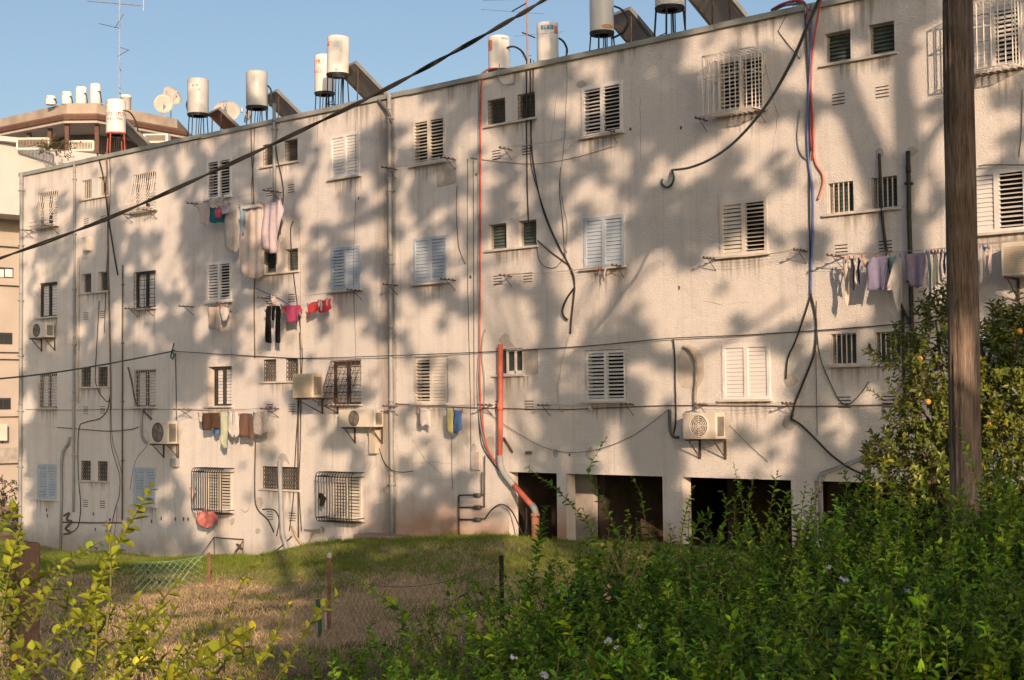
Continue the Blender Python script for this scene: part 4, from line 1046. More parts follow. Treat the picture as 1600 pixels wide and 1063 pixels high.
tank('white tank with red lettering on red stand at far roof', 166, 196.5, 157, 210, 1.2, M_TANK, legm=mat('red_stand', (0.36, 0.09, 0.07), 0.7, 0.2, 6), ring=mat('red_stand', (0.36, 0.09, 0.07)), hose=[(193,173),(203,176),(212,190),(216,206)],
     prints=[('text', 'םוח בתכ', 0.185, 0.02, 0.56, M_TXRED), ('text', '09-8126966', 0.115, 0.02, 0.41, M_TXRED), ('text', 'בתכ', 0.155, -1.15, 0.92, M_TXRED), ('text', '6966', 0.09, -1.2, 0.77, M_TXRED)], legr=0.02)
tank('grey tank with faded red lettering on black stand', 293, 326, 124, 180, 1.0, M_TANKSH, hose=[(294,156),(291.5,164),(294,176)],
     prints=[('label', 0.62, 0.62, 0.84, -0.35, M_TXWH, False), ('text', 'ח דוד', 0.15, -0.35, 0.77, mat('faded_red_print', (0.40, 0.16, 0.14), 0.7)), ('text', '9-8220664', 0.11, -0.35, 0.66, mat('faded_red_print', (0.40, 0.16, 0.14), 0.7))])
tank('plain grey tank with black hose at its side', 384.5, 418, 112.5, 169, 1.0, M_TANKSH, hose=[(418,134),(423,140),(424,152),(421,166)])
tank('white tank with orange print standing behind the leaning one', 491.5, 523, 87, 147, 2.4, M_TANK, prints=[('text', 'ןרדק', 0.20, -0.55, 0.80, M_TXOR), ('label', 0.28, 0.62, 0.63, -0.5, M_TXOR, False), ('text', '08220', 0.12, -0.5, 0.54, M_TXOR)])
tank('white tank with orange oval badge leaning on dark stand', 510, 545, 58, 118, 1.0, M_TANK, lean=0.045, prints=[('label', 1.05, 0.70, 0.87, 0.0, M_TXOR, True), ('text', 'םסורכ', 0.16, 0.0, 0.78, M_TXWH), ('label', 0.45, 0.47, 0.50, 0.0, mat('pale_brown_print', (0.50, 0.40, 0.32), 0.8), False), ('label', 0.1, 0.07, 0.12, 0.0, M_PIPED, False)])
tank('white tank with orange label standing behind coping by antenna', 763, 797, 58, 112, 1.3, M_TANK, stand=False, hose=[(790,76),(802,73),(815,80),(824,97)], foot=ROOF_Z, prints=[('label', 0.28, 0.56, 0.88, -0.95, M_TXOR, False), ('text', 'קר', 0.16, -0.95, 0.79, M_TXRED), ('label', 0.4, 0.88, 0.93, 0.6, mat('grey_violet_print', (0.35, 0.34, 0.42), 0.7), False)])
tank('white tank with blue and orange label right of antenna', 839, 873, 37, 100, 1.3, M_TANK, stand=False, hose=[(873.5,60),(881,66),(886,78),(884,90)], foot=ROOF_Z, prints=[('label', 0.62, 0.80, 0.91, -0.05, M_TXBL, False), ('text', 'ןדרי', 0.13, -0.05, 0.855, M_TXWH), ('label', 0.22, 0.70, 0.90, 0.85, M_TXOR, False)])
tank('tall white tank with black hose loop cut by top of picture', 921.5, 959.5, -14, 53, 0.8, M_TANK, hose=[(960,10),(972,16),(981,32),(976,48),(965,56),(955,60)], prints=[('label', 0.7, 0.80, 0.92, 0.25, M_TXYE, False), ('text', 'שדח', 0.18, 0.2, 0.85, M_TXBK), ('label', 0.55, 0.06, 0.16, 0.45, M_TXOR, True), ('label', 0.48, 0.08, 0.14, 0.45, M_TXYE, True)])
tank('wide white tank high on black legs at top edge', 1023.5, 1069, -50, 14, 0.9, M_TANK, legr=0.022)
# tanks far behind stand on the neighbouring block (built below)

def collector(label, u, v, y, w, ln, tilt, az, m=M_PANEL):
    """solar collector; u,v,y: middle of its low edge; it climbs by tilt against direction az"""
    p = wp(u, v, y); p.z = max(p.z, ROOF_Z+0.05)
    t = empty('solar_collector', (p.x, y, p.z), label, 'solar panel', 'solar collectors on the roof', rot=(0, 0, math.radians(az)))
    f = MB().box(-w/2, w/2, 0, ln, -0.05, 0.0)
    o = f.build('back_sheet', m, t); o.rotation_euler.x = math.radians(tilt)
    fr = MB().box(-w/2-0.02, -w/2+0.001, -0.02, ln+0.02, -0.06, 0.03).box(w/2-0.001, w/2+0.02, -0.02, ln+0.02, -0.07, 0.05).box(-w/2, w/2, ln, ln+0.02, -0.07, 0.05).box(-w/2, w/2, -0.02, 0.0, -0.07, 0.05)
    fo = fr.build('frame', M_PANELG, t); fo.rotation_euler.x = math.radians(tilt)
    go = MB().box(-w/2, w/2, 0, ln, 0.001, 0.02).build('glass', M_GLASS, t); go.rotation_euler.x = math.radians(tilt)
    for s in (-1, 1):
        a = math.radians(tilt)
        top = Vector((s*w*0.42, ln*math.cos(a)*0.9, ln*math.sin(a)*0.9-0.07))
        MB().bar(top, (s*w*0.42, ln*math.cos(a)*0.95, ROOF_Z-p.z), 0.018, 5).bar(top, (s*w*0.42, 0.1, 0.0), 0.012, 4).build('strut', M_RUST, t)
    return t
# low edge to the right, rising towards the left
collector('solar collector behind the red stand tank', 226, 226, 2.5, 0.85, 1.0, 40, 164, mat('pale_collector_back', (0.40, 0.37, 0.34), 0.8, 0.15, 4))
collector('brown backed solar collector beside grey tank', 367, 204, 2.2, 0.85, 0.8, 40, 164, mat('brown_collector_back', (0.34, 0.16, 0.10), 0.8, 0.2, 4))
collector('solar collector between grey tank and vent pipe', 459, 182, 2.3, 0.94, 0.89, 40, 164)
collector('solar collector tilted behind the leaning tank', 590, 152, 2.1, 1.02, 1.12, 40, 164)
collector('low grey solar collector beside tall tank', 1004, 63, 2.1, 0.85, 0.83, 40, 164)
collector('large solar collector rising at top edge of roof', 1140, 32, 1.9, 1.06, 1.18, 40, 164, mat('grey_collector_back', (0.46, 0.42, 0.38), 0.8, 0.15, 4))

def mast(label, u, v0, v1, y, r=0.022, m=M_PIPED, elements=()):
    b = wp(u, v1, y); tt = wp(u, v0, y)
    b.x = tt.x; 
    base = Vector((tt.x, y, min(b.z, ROOF_Z+0.3)))
    t = empty('antenna', base, label, 'antenna', 'aerials on the roof')
    MB().bar((0,0,0), (0,0,tt.z-base.z), r, 6).build('mast', m, t)
    for e in elements:
        P = [rc(wp(eu, ev, y), base) for eu, ev in e[0]]
        MB().tube(P, e[1], 5).build('element', e[2] if len(e) > 2 else M_PANELG, t)
    return t
M_ALU = mat('dull_aluminium', (0.45, 0.45, 0.46), 0.45, 0.1, 5, metal=0.5)
mast('tall lattice aerial mast above red lettered tank', 187, -30, 165, 2.0, 0.024, M_ALU,
     [([(136,2),(222,9)], 0.018, M_ALU), ([(225,-6),(224,18)], 0.018, M_ALU), ([(155,37),(180,43),(187,44)], 0.012), ([(180,43),(193,22)], 0.012), ([(187,74),(203,79)], 0.012), ([(184,88),(200,79)], 0.012), ([(186,105),(189,111)], 0.016), ([(187,137),(187,139)], 0.03), ([(187,145),(187,147)], 0.034)])
mast('slim aerial mast with thin elements between two white tanks', 823, -30, 100, 1.0, 0.022, mat('rust_mast', (0.36, 0.20, 0.13), 0.8),
     [([(755,1),(893,-3)], 0.006), ([(752,15),(850,22)], 0.005), ([(800,18),(823,5)], 0.016, M_CABLE), ([(816,51),(836,59)], 0.016, M_CABLE), ([(803,57),(880,50)], 0.004), ([(816,88),(831,87)], 0.008)])
mast('thin bare pole standing beside large collector', 1139, -60, 30, 0.7, 0.022, M_RUST)
tag(MB().tube(spline([rc(wp(1206,16,0.6), wp(1206,16,0.6)), rc(wp(1225,6,0.4), wp(1206,16,0.6)), rc(wp(1250,1,0.3), wp(1206,16,0.6)), rc(wp(1262,12,-0.06), wp(1206,16,0.6))], 6), 0.03, 7).build('hose', M_REDH, loc=wp(1206,16,0.6), smooth=True), 'red hose lying over the roof edge above the bundle', 'hose')
tag(MB().tube(spline([rc(wp(1206,18,0.6), wp(1206,18,0.6)), rc(wp(1228,8,0.4), wp(1206,18,0.6)), rc(wp(1256,8,-0.02), wp(1206,18,0.6)), rc(wp(1259,22,-0.06), wp(1206,18,0.6))], 6), 0.028, 7).build('hose', M_GREYH, loc=wp(1206,18,0.6), smooth=True), 'grey hose lying over the roof edge above the bundle', 'hose')
def dish(name, label, c, r, dirv, m, standz):
    m = mat('weathered_dish', (0.42, 0.40, 0.38), 0.7, 0.12, 4)
    t = empty(name, (c.x, c.y, standz), label, 'satellite dish', 'satellite dishes')
    g = MB().lathe([(0.02, 0.0), (r*0.35, r*0.03), (r*0.7, r*0.12), (r, r*0.26), (r*1.0, r*0.28), (r*0.7, r*0.15), (r*0.35, r*0.06), (0.02, r*0.03)], (0,0,0), 28, cap=False)
    o = g.build('dish', m, t, smooth=True, loc=(0, 0, c.z-standz))
    o.rotation_euler = Vector(dirv).to_track_quat('Z', 'Y').to_euler()
    MB().bar((0, 0, 0), (0, 0, c.z-standz), 0.035, 6).build('post', M_ALU, t)
    d = Vector(dirv).normalized()
    MB().bar(Vector((0, 0, c.z-standz-r*0.7)), Vector((0, 0, c.z-standz))+d*r*0.9, 0.015, 5).lathe([(0.05, -0.05), (0.05, 0.08)], Vector((0, 0, c.z-standz))+d*r*0.9, 10).build('feed_arm', M_ALU, t)
    return t
dish('satellite_dish', 'pale satellite dish peeping over roof behind brown collector', wp(354, 178, 3.5), 0.42, (0.75, -0.75, 0.55), M_TANK, ROOF_Z)
dish('satellite_dish', 'small pale dish behind the plain grey tank', wp(392, 178, 4.0), 0.32, (-0.4, -1, 0.3), M_TANK, ROOF_Z)

# ================================================================== neighbouring block behind, at the far left
def up(p, z): return Vector((p.x, p.y, z))
nb0 = pd(60, 640, 72)
neighbour = empty('neighbouring_building', (nb0.x, nb0.y, Z(-4.5)), 'pale neighbouring block with brown roofed roof terrace', 'apartment building')
NB = Vector((nb0.x, nb0.y, Z(-4.5)))
def npoly(name, plan, z0, z1, m, par=neighbour):
    """upright prism over a plan polygon"""
    n = len(plan)
    vs = [rc(up(p, z0), NB) for p in plan] + [rc(up(p, z1), NB) for p in plan]
    fs = [tuple(range(n-1, -1, -1)), tuple(range(n, 2*n))] + [(i, (i+1) % n, (i+1) % n+n, i+n) for i in range(n)]
    return MB().add(vs, fs).build(name, m, par)
M_NWHITE = mat('pale_render', (0.50, 0.49, 0.49), 0.9, 0.06, 1.0, 0.1, 8)
M_NBEIGE = mat('peach_render', (0.40, 0.36, 0.325), 0.9, 0.06, 1.0, 0.1, 8)
M_NROOF = mat('brown_eave', (0.10, 0.055, 0.042), 0.7, 0.2, 3)
M_TILE = mat('red_tile_band', (0.15, 0.09, 0.072), 0.85, 0.2, 3)
M_NCONC = mat('weathered_parapet', (0.34, 0.295, 0.255), 0.95, 0.2, 1.2, 0.3, 6)
M_SOFF = mat('terrace_soffit', (0.40, 0.36, 0.33), 0.9, 0.08, 2)
e = [pd(-60,600,77.0), pd(98,600,72), pd(150,600,72), pd(292,600,76.5)]
bk = [pd(340,600,92), pd(-40,600,92)]
def inset(k): return [p + (bk[0]*0.5+bk[1]*0.5-p).normalized()*k for p in e]
def zat(u, v, d): return pd(u, v, d).z
z_eave = zat(98, 177, 72)
npoly('terrace_roof', e+bk, z_eave-0.20, z_eave, M_NROOF)
npoly('tile_band', inset(0.25)+bk, z_eave+0.001, z_eave+0.14, M_TILE)
npoly('roof_parapet', [p for p in inset(1.6)]+bk, z_eave+0.141, z_eave+0.92, M_NCONC)
npoly('terrace_ceiling', inset(0.15)+bk, z_eave-0.34, z_eave-0.201, M_SOFF)
# lower wall of the terrace storey, set well back
npoly('terrace_back_wall', inset(3.4)+bk, z_eave-3.4, z_eave-0.341, mat('dark_terrace_glazing', (0.12, 0.11, 0.105), 0.9, 0.1, 1))
for (u, d) in ((41,74.3),(75,73.2),(103,72.2),(151,72.3),(240,75.0),(292,76.4)):
    p = pd(u, 600, d) + (bk[0]*0.5+bk[1]*0.5-pd(u,600,d)).normalized()*0.35
    w = 0.10
    npoly('terrace_post', [p+CR*(-w)-CF*w, p+CR*w-CF*w, p+CR*w+CF*w, p+CR*(-w)+CF*w], z_eave-3.2, z_eave-0.341, M_NROOF)
zw = zat(0, 218, 66)
f = [pd(-60,600,65), pd(190,600,70.5), pd(310,600,74), pd(330,600,95), pd(-60,600,95)]
npoly('upper_wall', f, zw-3.2, zw, M_NWHITE)
npoly('wall_cap', [f[0]-CF*0.12, pd(27,600,66.4)-CF*0.12, pd(27,600,67.5), pd(-60,600,66.5)], zw+0.001, zw+0.22, M_NWHITE)
# lower storeys
g0 = [pd(-80,600,66.5), pd(60,600,69.5), pd(120,600,95), pd(-80,600,95)]
npoly('lower_wall', g0, Z(-5), zw-3.201, M_NBEIGE)
def nfront(u, v, off=0.0):
    # point on the front of the lower storeys
    a, b = g0[0], g0[1]
    nrm = Vector((b.y-a.y, -(b.x-a.x), 0)).normalized()
    if nrm.dot(CAM-a) < 0: nrm = -nrm
    d = ray(u, v)
    t = (a-CAM).dot(nrm)/d.dot(nrm)
    return CAM+d*t+nrm*off
def nbox(name, u0, v0, u1, v1, o0, o1, m, par=neighbour):
    vs = []
    za = (nfront(u0, v0).z+nfront(u1, v0).z)/2; zb = (nfront(u0, v1).z+nfront(u1, v1).z)/2
    for o in (o0, o1):
        for u, z in ((u0, zb), (u1, zb), (u1, za), (u0, za)):
            p = nfront(u, 500, o); vs.append(rc(Vector((p.x, p.y, z)), NB))
    return MB().add(vs, [(0,1,2,3),(7,6,5,4),(0,4,5,1),(1,5,6,2),(2,6,7,3),(3,7,4,0)]).build(name, m, par)
for v in (330, 379, 440, 545, 556, 646): nbox('ledge', -60, v, 34, v+5, -0.1, 0.22, M_NBEIGE)
for v in (283, 288): nbox('ledge', -60, v, 36, v+2.5, -0.1, 0.12, M_NWHITE)
for (a, b, c, d) in ((-8,418,20,434),(-8,520,19,538),(-8,622,17,640)):
    wf = nbox('window', a, b, c, d, -0.1, 0.03, M_DARKF)
    nbox('pane', a+1.5, b+3, (a+c)/2-1, d-1, 0.031, 0.04, M_WHITE if b < 500 else M_GLASS, neighbour)
    nbox('pane', (a+c)/2+1, b+3, c-1.5, d-1, 0.031, 0.04, M_WHITE if b < 500 else M_GLASS, neighbour)
nbox('railing', -40, 318, 34, 328, 0.0, 0.05, M_NWHITE)
g = MB()
for i in range(14):
    p = rc(nfront(-2+i*2.5, 318, 0.1), NB); q = rc(nfront(1+i*2.5, 305+2*math.sin(i), 0.15), NB); g.bar(p, q, 0.02, 4)
g.build('railing_bars', mat('pinkish_iron', (0.45, 0.33, 0.30), 0.7), neighbour)
nbox('shop_front', -40, 700, 36, 724, 0.0, 0.3, M_CONC)
p = nfront(5, 690, 0.0)
t = empty('air_conditioner', (p.x, p.y, p.z), 'grey outdoor unit on the neighbouring block', 'air conditioner', 'outdoor cooling units on the wall')
MB().box(-0.45, 0.45, -0.5, -0.05, 0.05, 0.8).build('casing', M_AC, t); MB().box(-0.1, 0.0, -0.05, 0.1, -0.1, 0.5).build('bracket', M_RUST, t)
MB().lathe([(0.28, 0), (0.28, 0.01)], (0,0,0), 20).build('fan_opening', M_ACD, t, loc=(0, -0.502, 0.42)).rotation_euler.x = math.radians(90)
# screens, plants and tanks of the roof terrace
def nscreen(label, u0, u1, v0, v1, d, m):
    a, b = pd(u0, v1, d), pd(u1, v1, d)
    b.z = a.z; h = pd(u0, v0, d).z-a.z
    t = empty('lattice_screen', a, label, 'screen')
    L = (b-a).length; dr = (b-a).normalized()
    fr = MB(); P = lambda s, z: dr*s+Vector((0, 0, z))
    for s0, z0, s1, z1 in ((0,0,L,0),(0,h,L,h),(0,0,0,h),(L,0,L,h)): fr.bar(P(s0,z0), P(s1,z1), 0.05, 4)
    fr.build('frame', M_TANK, t)
    g = MB(); n = int(L/0.13)
    for i in range(1, n): g.bar(P(L*i/n, 0), P(L*i/n, h), 0.022, 3)
    for j in range(1, 7): g.bar(P(0, h*j/7), P(L, h*j/7), 0.022, 3)
    g.build('lattice', m, t)
    return t
nscreen('white framed lattice screen on the roof terrace', 109, 146, 221, 235, 71.0, M_AC)
nscreen('long beige screen on the roof terrace parapet', 27, 76, 217, 233, 66.8, M_NCONC)
zr = z_eave+0.92
for i, (u0, u1, vt, vb, lab) in enumerate(((71.5,87.5,150.5,171,'leftmost of four white tanks on the neighbouring roof'),(96.5,112.5,144,166,'second of four white tanks on neighbouring roof'),(118.5,135.5,136.5,160,'third of four white tanks on neighbouring roof'),(141,157.5,131.5,155,'rightmost of four white tanks on neighbouring roof'))):
    d = 74.5
    c = pd((u0+u1)/2, vb, d); r = (u1-u0)/FPX*d/2; h = (vb-vt)/FPX*d
    t = empty('water_tank', (c.x, c.y, zr), lab, 'water tank', 'tanks on the neighbouring roof')
    h2 = c.z+h-zr
    MB().lathe([(r*0.95, 0), (r, 0.03), (r, h2-0.04), (r*0.93, h2), (r*0.3, h2+0.03)], (0,0,0), 24).build('tank', M_TANK, t, smooth=True)
    MB().tube(spline([(r*0.9, 0, h2*0.6), (r*1.5, 0, h2*0.55), (r*1.9, 0, h2*0.2), (r*2.0, 0, 0)], 4), 0.03, 5).build('hose', M_CABLE, t)
    if i < 2:
        me = text_mesh('םוח', 0.14); around(me, r+0.005, FACE-0.4, h2*0.82); me.materials.append(M_TXRED); link('lettering', me, t)
c = pd(197, 160, 76); t = empty('water_tank', (c.x, c.y, zr), 'low capped tank behind the red lettered tank', 'water tank', 'tanks on the neighbouring roof')
MB().lathe([(0.25, 0), (0.25, c.z+0.2-zr), (0.27, c.z+0.2-zr), (0.27, c.z+0.35-zr)], (0,0,0), 20).build('tank', M_TANK, t, smooth=True)
dish('satellite_dish', 'round satellite dish facing the street on neighbouring roof', pd(255, 163, 78), 0.50, (CAM-pd(255,163,78)).normalized()+Vector((0.25, 0.0, 0.1)), M_TANK, zr)
dish('satellite_dish', 'tilted satellite dish behind the round one', pd(267, 152, 79.5), 0.56, (CAM-pd(267,152,79.5)).normalized()*0.3+Vector((0.9, 0.2, 0.55)), M_TANK, zr)
c = pd(245, 222, 73.0); t = empty('air_conditioner', (c.x, c.y, c.z), 'long outdoor unit lying on roof terrace', 'air conditioner')
bevel(MB().box(-0.62, 0.62, -0.3, 0.3, -0.1, 0.36).build('casing', M_AC, t), 0.03); tag(MB().box(-0.5, 0.5, -0.312, -0.301, 0.0, 0.28).build('grille', M_ACD, t), None, None)
t.rotation_euler.z = YAW

# ================================================================== ground
def lerp_tab(x, tab):
    xs_, zs_ = zip(*tab); return float(np.interp(x, xs_, zs_))
WALLZ = [(-60,-4.3),(-42,-4.12),(-40,-4.2),(-34,-4.02),(-29.7,-3.72),(-27,-3.28),(-25.9,-3.02),(-24,-2.95),(-21.4,-2.82),(-20,-2.84),(0,-2.84)]
LAWNZ = [(-60,-4.25),(-40,-4.1),(-30,-3.75),(-20,-3.42),(-8,-3.0),(10,-2.6)]
def sm(a, b, x):
    t = min(1, max(0, (x-a)/(b-a))); return t*t*(3-2*t)
def ground_z(x, y):
    if y > 0.3 and BX0 < x < BX1: return Z(-5.0)
    zw_ = lerp_tab(x, WALLZ); zl = lerp_tab(x, LAWNZ)
    z = zw_ + (zl-zw_)*sm(-0.8, -7.0, y) if y < 0 else zw_
    rr = math.hypot(x-1.0, y+25.5)
    z = z + (-1.65-z)*(1-sm(5.5, 13.0, rr)) if rr < 13 else z
    if y < -25: z = z + (-1.65-z)*sm(-25, -32, y)
    z += 0.035*math.sin(x*1.3+y*0.7)+0.025*math.sin(x*0.6-y*1.9)
    return Z(z)
gx = sorted(set([-400,-250,-150,-100,-80,-65,-55]+[round(-50+0.5*i, 2) for i in range(141)]+[24,30,40,60,100,180,300]))
gy = sorted(set([-300,-180,-110,-80,-60,-50,-42]+[round(-38+0.5*i, 2) for i in range(77)]+[0.28,0.4,3,8,12,20,40,80,160,400]))
gm = MB()
gm.v = [(x, y, ground_z(x, y)) for y in gy for x in gx]
n = len(gx)
for j in range(len(gy)-1):
    for i in range(n-1): gm.f.append((j*n+i, j*n+i+1, (j+1)*n+i+1, (j+1)*n+i)); gm.m.append(0)
def ground_material():
    m = bpy.data.materials.new('lawn_soil'); m.use_nodes = True
    nt = m.node_tree; N = nt.nodes; L = nt.links; bs = N['Principled BSDF']; bs.inputs['Roughness'].default_value = 1.0; bs.inputs['Specular IOR Level'].default_value = 0.1
    geo = N.new('ShaderNodeNewGeometry')
    def noise(s, d=5):
        q = N.new('ShaderNodeTexNoise'); q.inputs['Scale'].default_value = s; q.inputs['Detail'].default_value = d; L.new(geo.outputs['Position'], q.inputs['Vector']); return q.outputs['Fac']
    def ramp(f, a, b):
        r = N.new('ShaderNodeMapRange'); r.inputs[1].default_value = a; r.inputs[2].default_value = b; L.new(f, r.inputs[0]); return r.outputs[0]
    def mix(f, a, b):
        x = N.new('ShaderNodeMix'); x.data_type = 'RGBA'; L.new(f, x.inputs[0])
        for s_, c in ((x.inputs[6], a), (x.inputs[7], b)):
            if isinstance(c, tuple): s_.default_value = (*c, 1)
            else: L.new(c, s_)
        return x.outputs[2]
    c = mix(ramp(noise(1.3), 0.35, 0.65), (0.36, 0.245, 0.155), (0.42, 0.31, 0.20))
    c = mix(ramp(noise(14), 0.4, 0.7), c, (0.48, 0.36, 0.25))
    c = mix(ramp(noise(0.35), 0.48, 0.62), c, (0.13, 0.125, 0.05))
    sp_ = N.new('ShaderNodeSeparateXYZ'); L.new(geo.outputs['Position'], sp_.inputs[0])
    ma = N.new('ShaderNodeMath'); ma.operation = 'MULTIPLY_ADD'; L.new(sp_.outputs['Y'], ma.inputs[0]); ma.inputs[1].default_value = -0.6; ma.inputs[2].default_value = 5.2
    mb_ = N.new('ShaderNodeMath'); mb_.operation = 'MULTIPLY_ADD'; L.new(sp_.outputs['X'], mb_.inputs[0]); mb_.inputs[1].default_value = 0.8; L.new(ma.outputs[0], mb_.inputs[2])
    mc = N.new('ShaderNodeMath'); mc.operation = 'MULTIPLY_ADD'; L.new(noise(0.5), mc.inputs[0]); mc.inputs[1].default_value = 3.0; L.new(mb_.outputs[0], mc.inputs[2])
    c = mix(ramp(mc.outputs[0], 0.8, 4.0), c, (0.12, 0.088, 0.058))  # hedge-side ground darkened: weedy earth and lawn shade in one colour
    L.new(c, bs.inputs['Base Color'])
    b = N.new('ShaderNodeBump'); b.inputs['Strength'].default_value = 0.8; b.inputs['Distance'].default_value = 0.05; L.new(noise(18), b.inputs['Height']); L.new(b.outputs[0], bs.inputs['Normal'])
    return m
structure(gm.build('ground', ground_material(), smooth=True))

def attr_mat(name, rough=0.6, trans=0.3, spec=0.25):
    m = bpy.data.materials.new(name); m.use_nodes = True
    nt = m.node_tree; N = nt.nodes; L = nt.links; bs = N['Principled BSDF']
    a = N.new('ShaderNodeAttribute'); a.attribute_name = 'tint'
    L.new(a.outputs['Color'], bs.inputs['Base Color'])
    bs.inputs['Roughness'].default_value = rough; bs.inputs['Specular IOR Level'].default_value = spec
    tr = N.new('ShaderNodeBsdfTranslucent'); L.new(a.outputs['Color'], tr.inputs['Color'])
    mx = N.new('ShaderNodeMixShader'); mx.inputs[0].default_value = trans
    L.new(bs.outputs[0], mx.inputs[1]); L.new(tr.outputs[0], mx.inputs[2]); L.new(mx.outputs[0], N['Material Output'].inputs['Surface'])
    return m
def np_mesh(name, V, F, cols=None, m=None):
    """V (n,3), F (m,3) triangles, cols (n,3) vertex tints"""
    me = bpy.data.meshes.new(name)
    me.vertices.add(len(V)); me.vertices.foreach_set('co', np.ascontiguousarray(V, dtype=np.float32).ravel())
    me.loops.add(len(F)*3); me.loops.foreach_set('vertex_index', np.ascontiguousarray(F, dtype=np.int32).ravel())
    me.polygons.add(len(F)); me.polygons.foreach_set('loop_start', np.arange(0, len(F)*3, 3, dtype=np.int32))
    me.update(calc_edges=True)
    if cols is not None:
        at = me.color_attributes.new('tint', 'FLOAT_COLOR', 'POINT')
        at.data.foreach_set('color', np.hstack([cols, np.ones((len(cols), 1))]).astype(np.float32).ravel())
    if m: me.materials.append(m)
    return me
def vnoise(x, y, scale, seed):
    """smooth value noise 0..1"""
    g = np.random.default_rng(seed).random((256, 256))
    X = x/scale; Y = y/scale
    xi_ = np.floor(X).astype(int); yi_ = np.floor(Y).astype(int); fx = X-xi_; fy = Y-yi_
    fx = fx*fx*(3-2*fx); fy = fy*fy*(3-2*fy)
    a = g[xi_ % 256, yi_ % 256]; b = g[(xi_+1) % 256, yi_ % 256]; c = g[xi_ % 256, (yi_+1) % 256]; d = g[(xi_+1) % 256, (yi_+1) % 256]
    return (a*(1-fx)+b*fx)*(1-fy)+(c*(1-fx)+d*fx)*fy
# short turf: green along the wall, thin and dry further out
n = 330000
gxp = NR.uniform(-46, -9, n); gyp = NR.uniform(-16.5, -0.02, n)
nz = vnoise(gxp, gyp, 1.7, 3)*0.6+vnoise(gxp, gyp, 0.5, 4)*0.4
wet = np.clip((gyp+6.2)/3.2, 0, 1)*0.85+np.clip((-33-gxp)/5, 0, 1)*0.5
green = nz+wet-0.45+NR.normal(0, 0.13, n) > 0.28
keep = (NR.random(n) < np.where(green, 1.0, 0.9))
gxp, gyp, green, nz = gxp[keep], gyp[keep], green[keep], nz[keep]
n = len(gxp)
gz = np.array([ground_z(a, b) for a, b in zip(gxp, gyp)])
h = np.where(green, NR.uniform(0.03, 0.085, n), NR.uniform(0.025, 0.07, n))*np.where(vnoise(gxp, gyp, 0.33, 12) > 0.72, 2.0, 1.0)
ang = NR.uniform(0, 2*np.pi, n); lean = NR.normal(0, 0.6, (n, 2))*h[:, None]
wd = NR.uniform(0.006, 0.011, n)
A = np.stack([gxp+np.cos(ang)*wd, gyp+np.sin(ang)*wd, gz-0.01], 1); B = np.stack([gxp-np.cos(ang)*wd, gyp-np.sin(ang)*wd, gz-0.01], 1)
T = np.stack([gxp+lean[:, 0], gyp+lean[:, 1], gz+h], 1)
V = np.stack([A, B, T], 1).reshape(-1, 3); F = np.arange(3*n).reshape(-1, 3)
gc = np.where(green[:, None], np.array([0.17, 0.23, 0.04]), np.array([0.54, 0.42, 0.265]))*NR.uniform(0.7, 1.3, (n, 1))
weed_shade = np.clip((gxp*0.8-gyp*0.6+5.2+2.2*(vnoise(gxp, gyp, 2.3, 8)-0.5))/3.0, 0, 1)[:, None]      # darker weeds by the hedge, with lawn shade put into the colour
gc = gc*(1-weed_shade)+np.where(NR.random((n, 1)) < 0.5, np.array([[0.08, 0.125, 0.03]]), np.array([[0.13, 0.095, 0.06]]))*weed_shade
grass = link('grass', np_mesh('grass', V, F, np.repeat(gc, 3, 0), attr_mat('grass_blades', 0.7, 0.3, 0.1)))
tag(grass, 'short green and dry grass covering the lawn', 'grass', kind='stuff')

# ================================================================== utility pole and overhead lines
def wood_material():
    m = bpy.data.materials.new('weathered_pole_wood'); m.use_nodes = True
    nt = m.node_tree; N = nt.nodes; L = nt.links; bs = N['Principled BSDF']; bs.inputs['Roughness'].default_value = 0.9; bs.inputs['Specular IOR Level'].default_value = 0.15
    tc = N.new('ShaderNodeTexCoord'); mp = N.new('ShaderNodeMapping'); mp.inputs['Scale'].default_value = (42, 42, 1.6); L.new(tc.outputs['Object'], mp.inputs[0])
    a = N.new('ShaderNodeTexNoise'); a.inputs['Scale'].default_value = 1.6; a.inputs['Detail'].default_value = 6; a.inputs['Roughness'].default_value = 0.7; L.new(mp.outputs[0], a.inputs['Vector'])
    b = N.new('ShaderNodeTexNoise'); b.inputs['Scale'].default_value = 2.2; b.inputs['Detail'].default_value = 4; L.new(tc.outputs['Object'], b.inputs['Vector'])
    r = N.new('ShaderNodeValToRGB'); e_ = r.color_ramp.elements
    e_[0].position = 0.30; e_[0].color = (0.06, 0.042, 0.034, 1); e_[1].position = 0.62; e_[1].color = (0.36, 0.295, 0.25, 1)
    k = e_.new(0.47); k.color = (0.235, 0.185, 0.155, 1)
    L.new(a.outputs['Fac'], r.inputs[0])
    mx = N.new('ShaderNodeMix'); mx.data_type = 'RGBA'; mx.blend_type = 'MULTIPLY'; mx.inputs[0].default_value = 0.6
    r2 = N.new('ShaderNodeValToRGB'); r2.color_ramp.elements[0].position = 0.35; r2.color_ramp.elements[0].color = (0.45, 0.4, 0.38, 1); r2.color_ramp.elements[1].position = 0.6; L.new(b.outputs['Fac'], r2.inputs[0])
    L.new(r.outputs[0], mx.inputs[6]); L.new(r2.outputs[0], mx.inputs[7]); L.new(mx.outputs[2], bs.inputs['Base Color'])
    bp = N.new('ShaderNodeBump'); bp.inputs['Strength'].default_value = 0.9; bp.inputs['Distance'].default_value = 0.02; L.new(a.outputs['Fac'], bp.inputs['Height']); L.new(bp.outputs[0], bs.inputs['Normal'])
    return m
PD_ = 13.9
pa, pb = pd(1496.5, 20, PD_), pd(1510, 800, PD_)
sl = (pb-pa)/(pb.z-pa.z)
zg = ground_z(pb.x, pb.y)
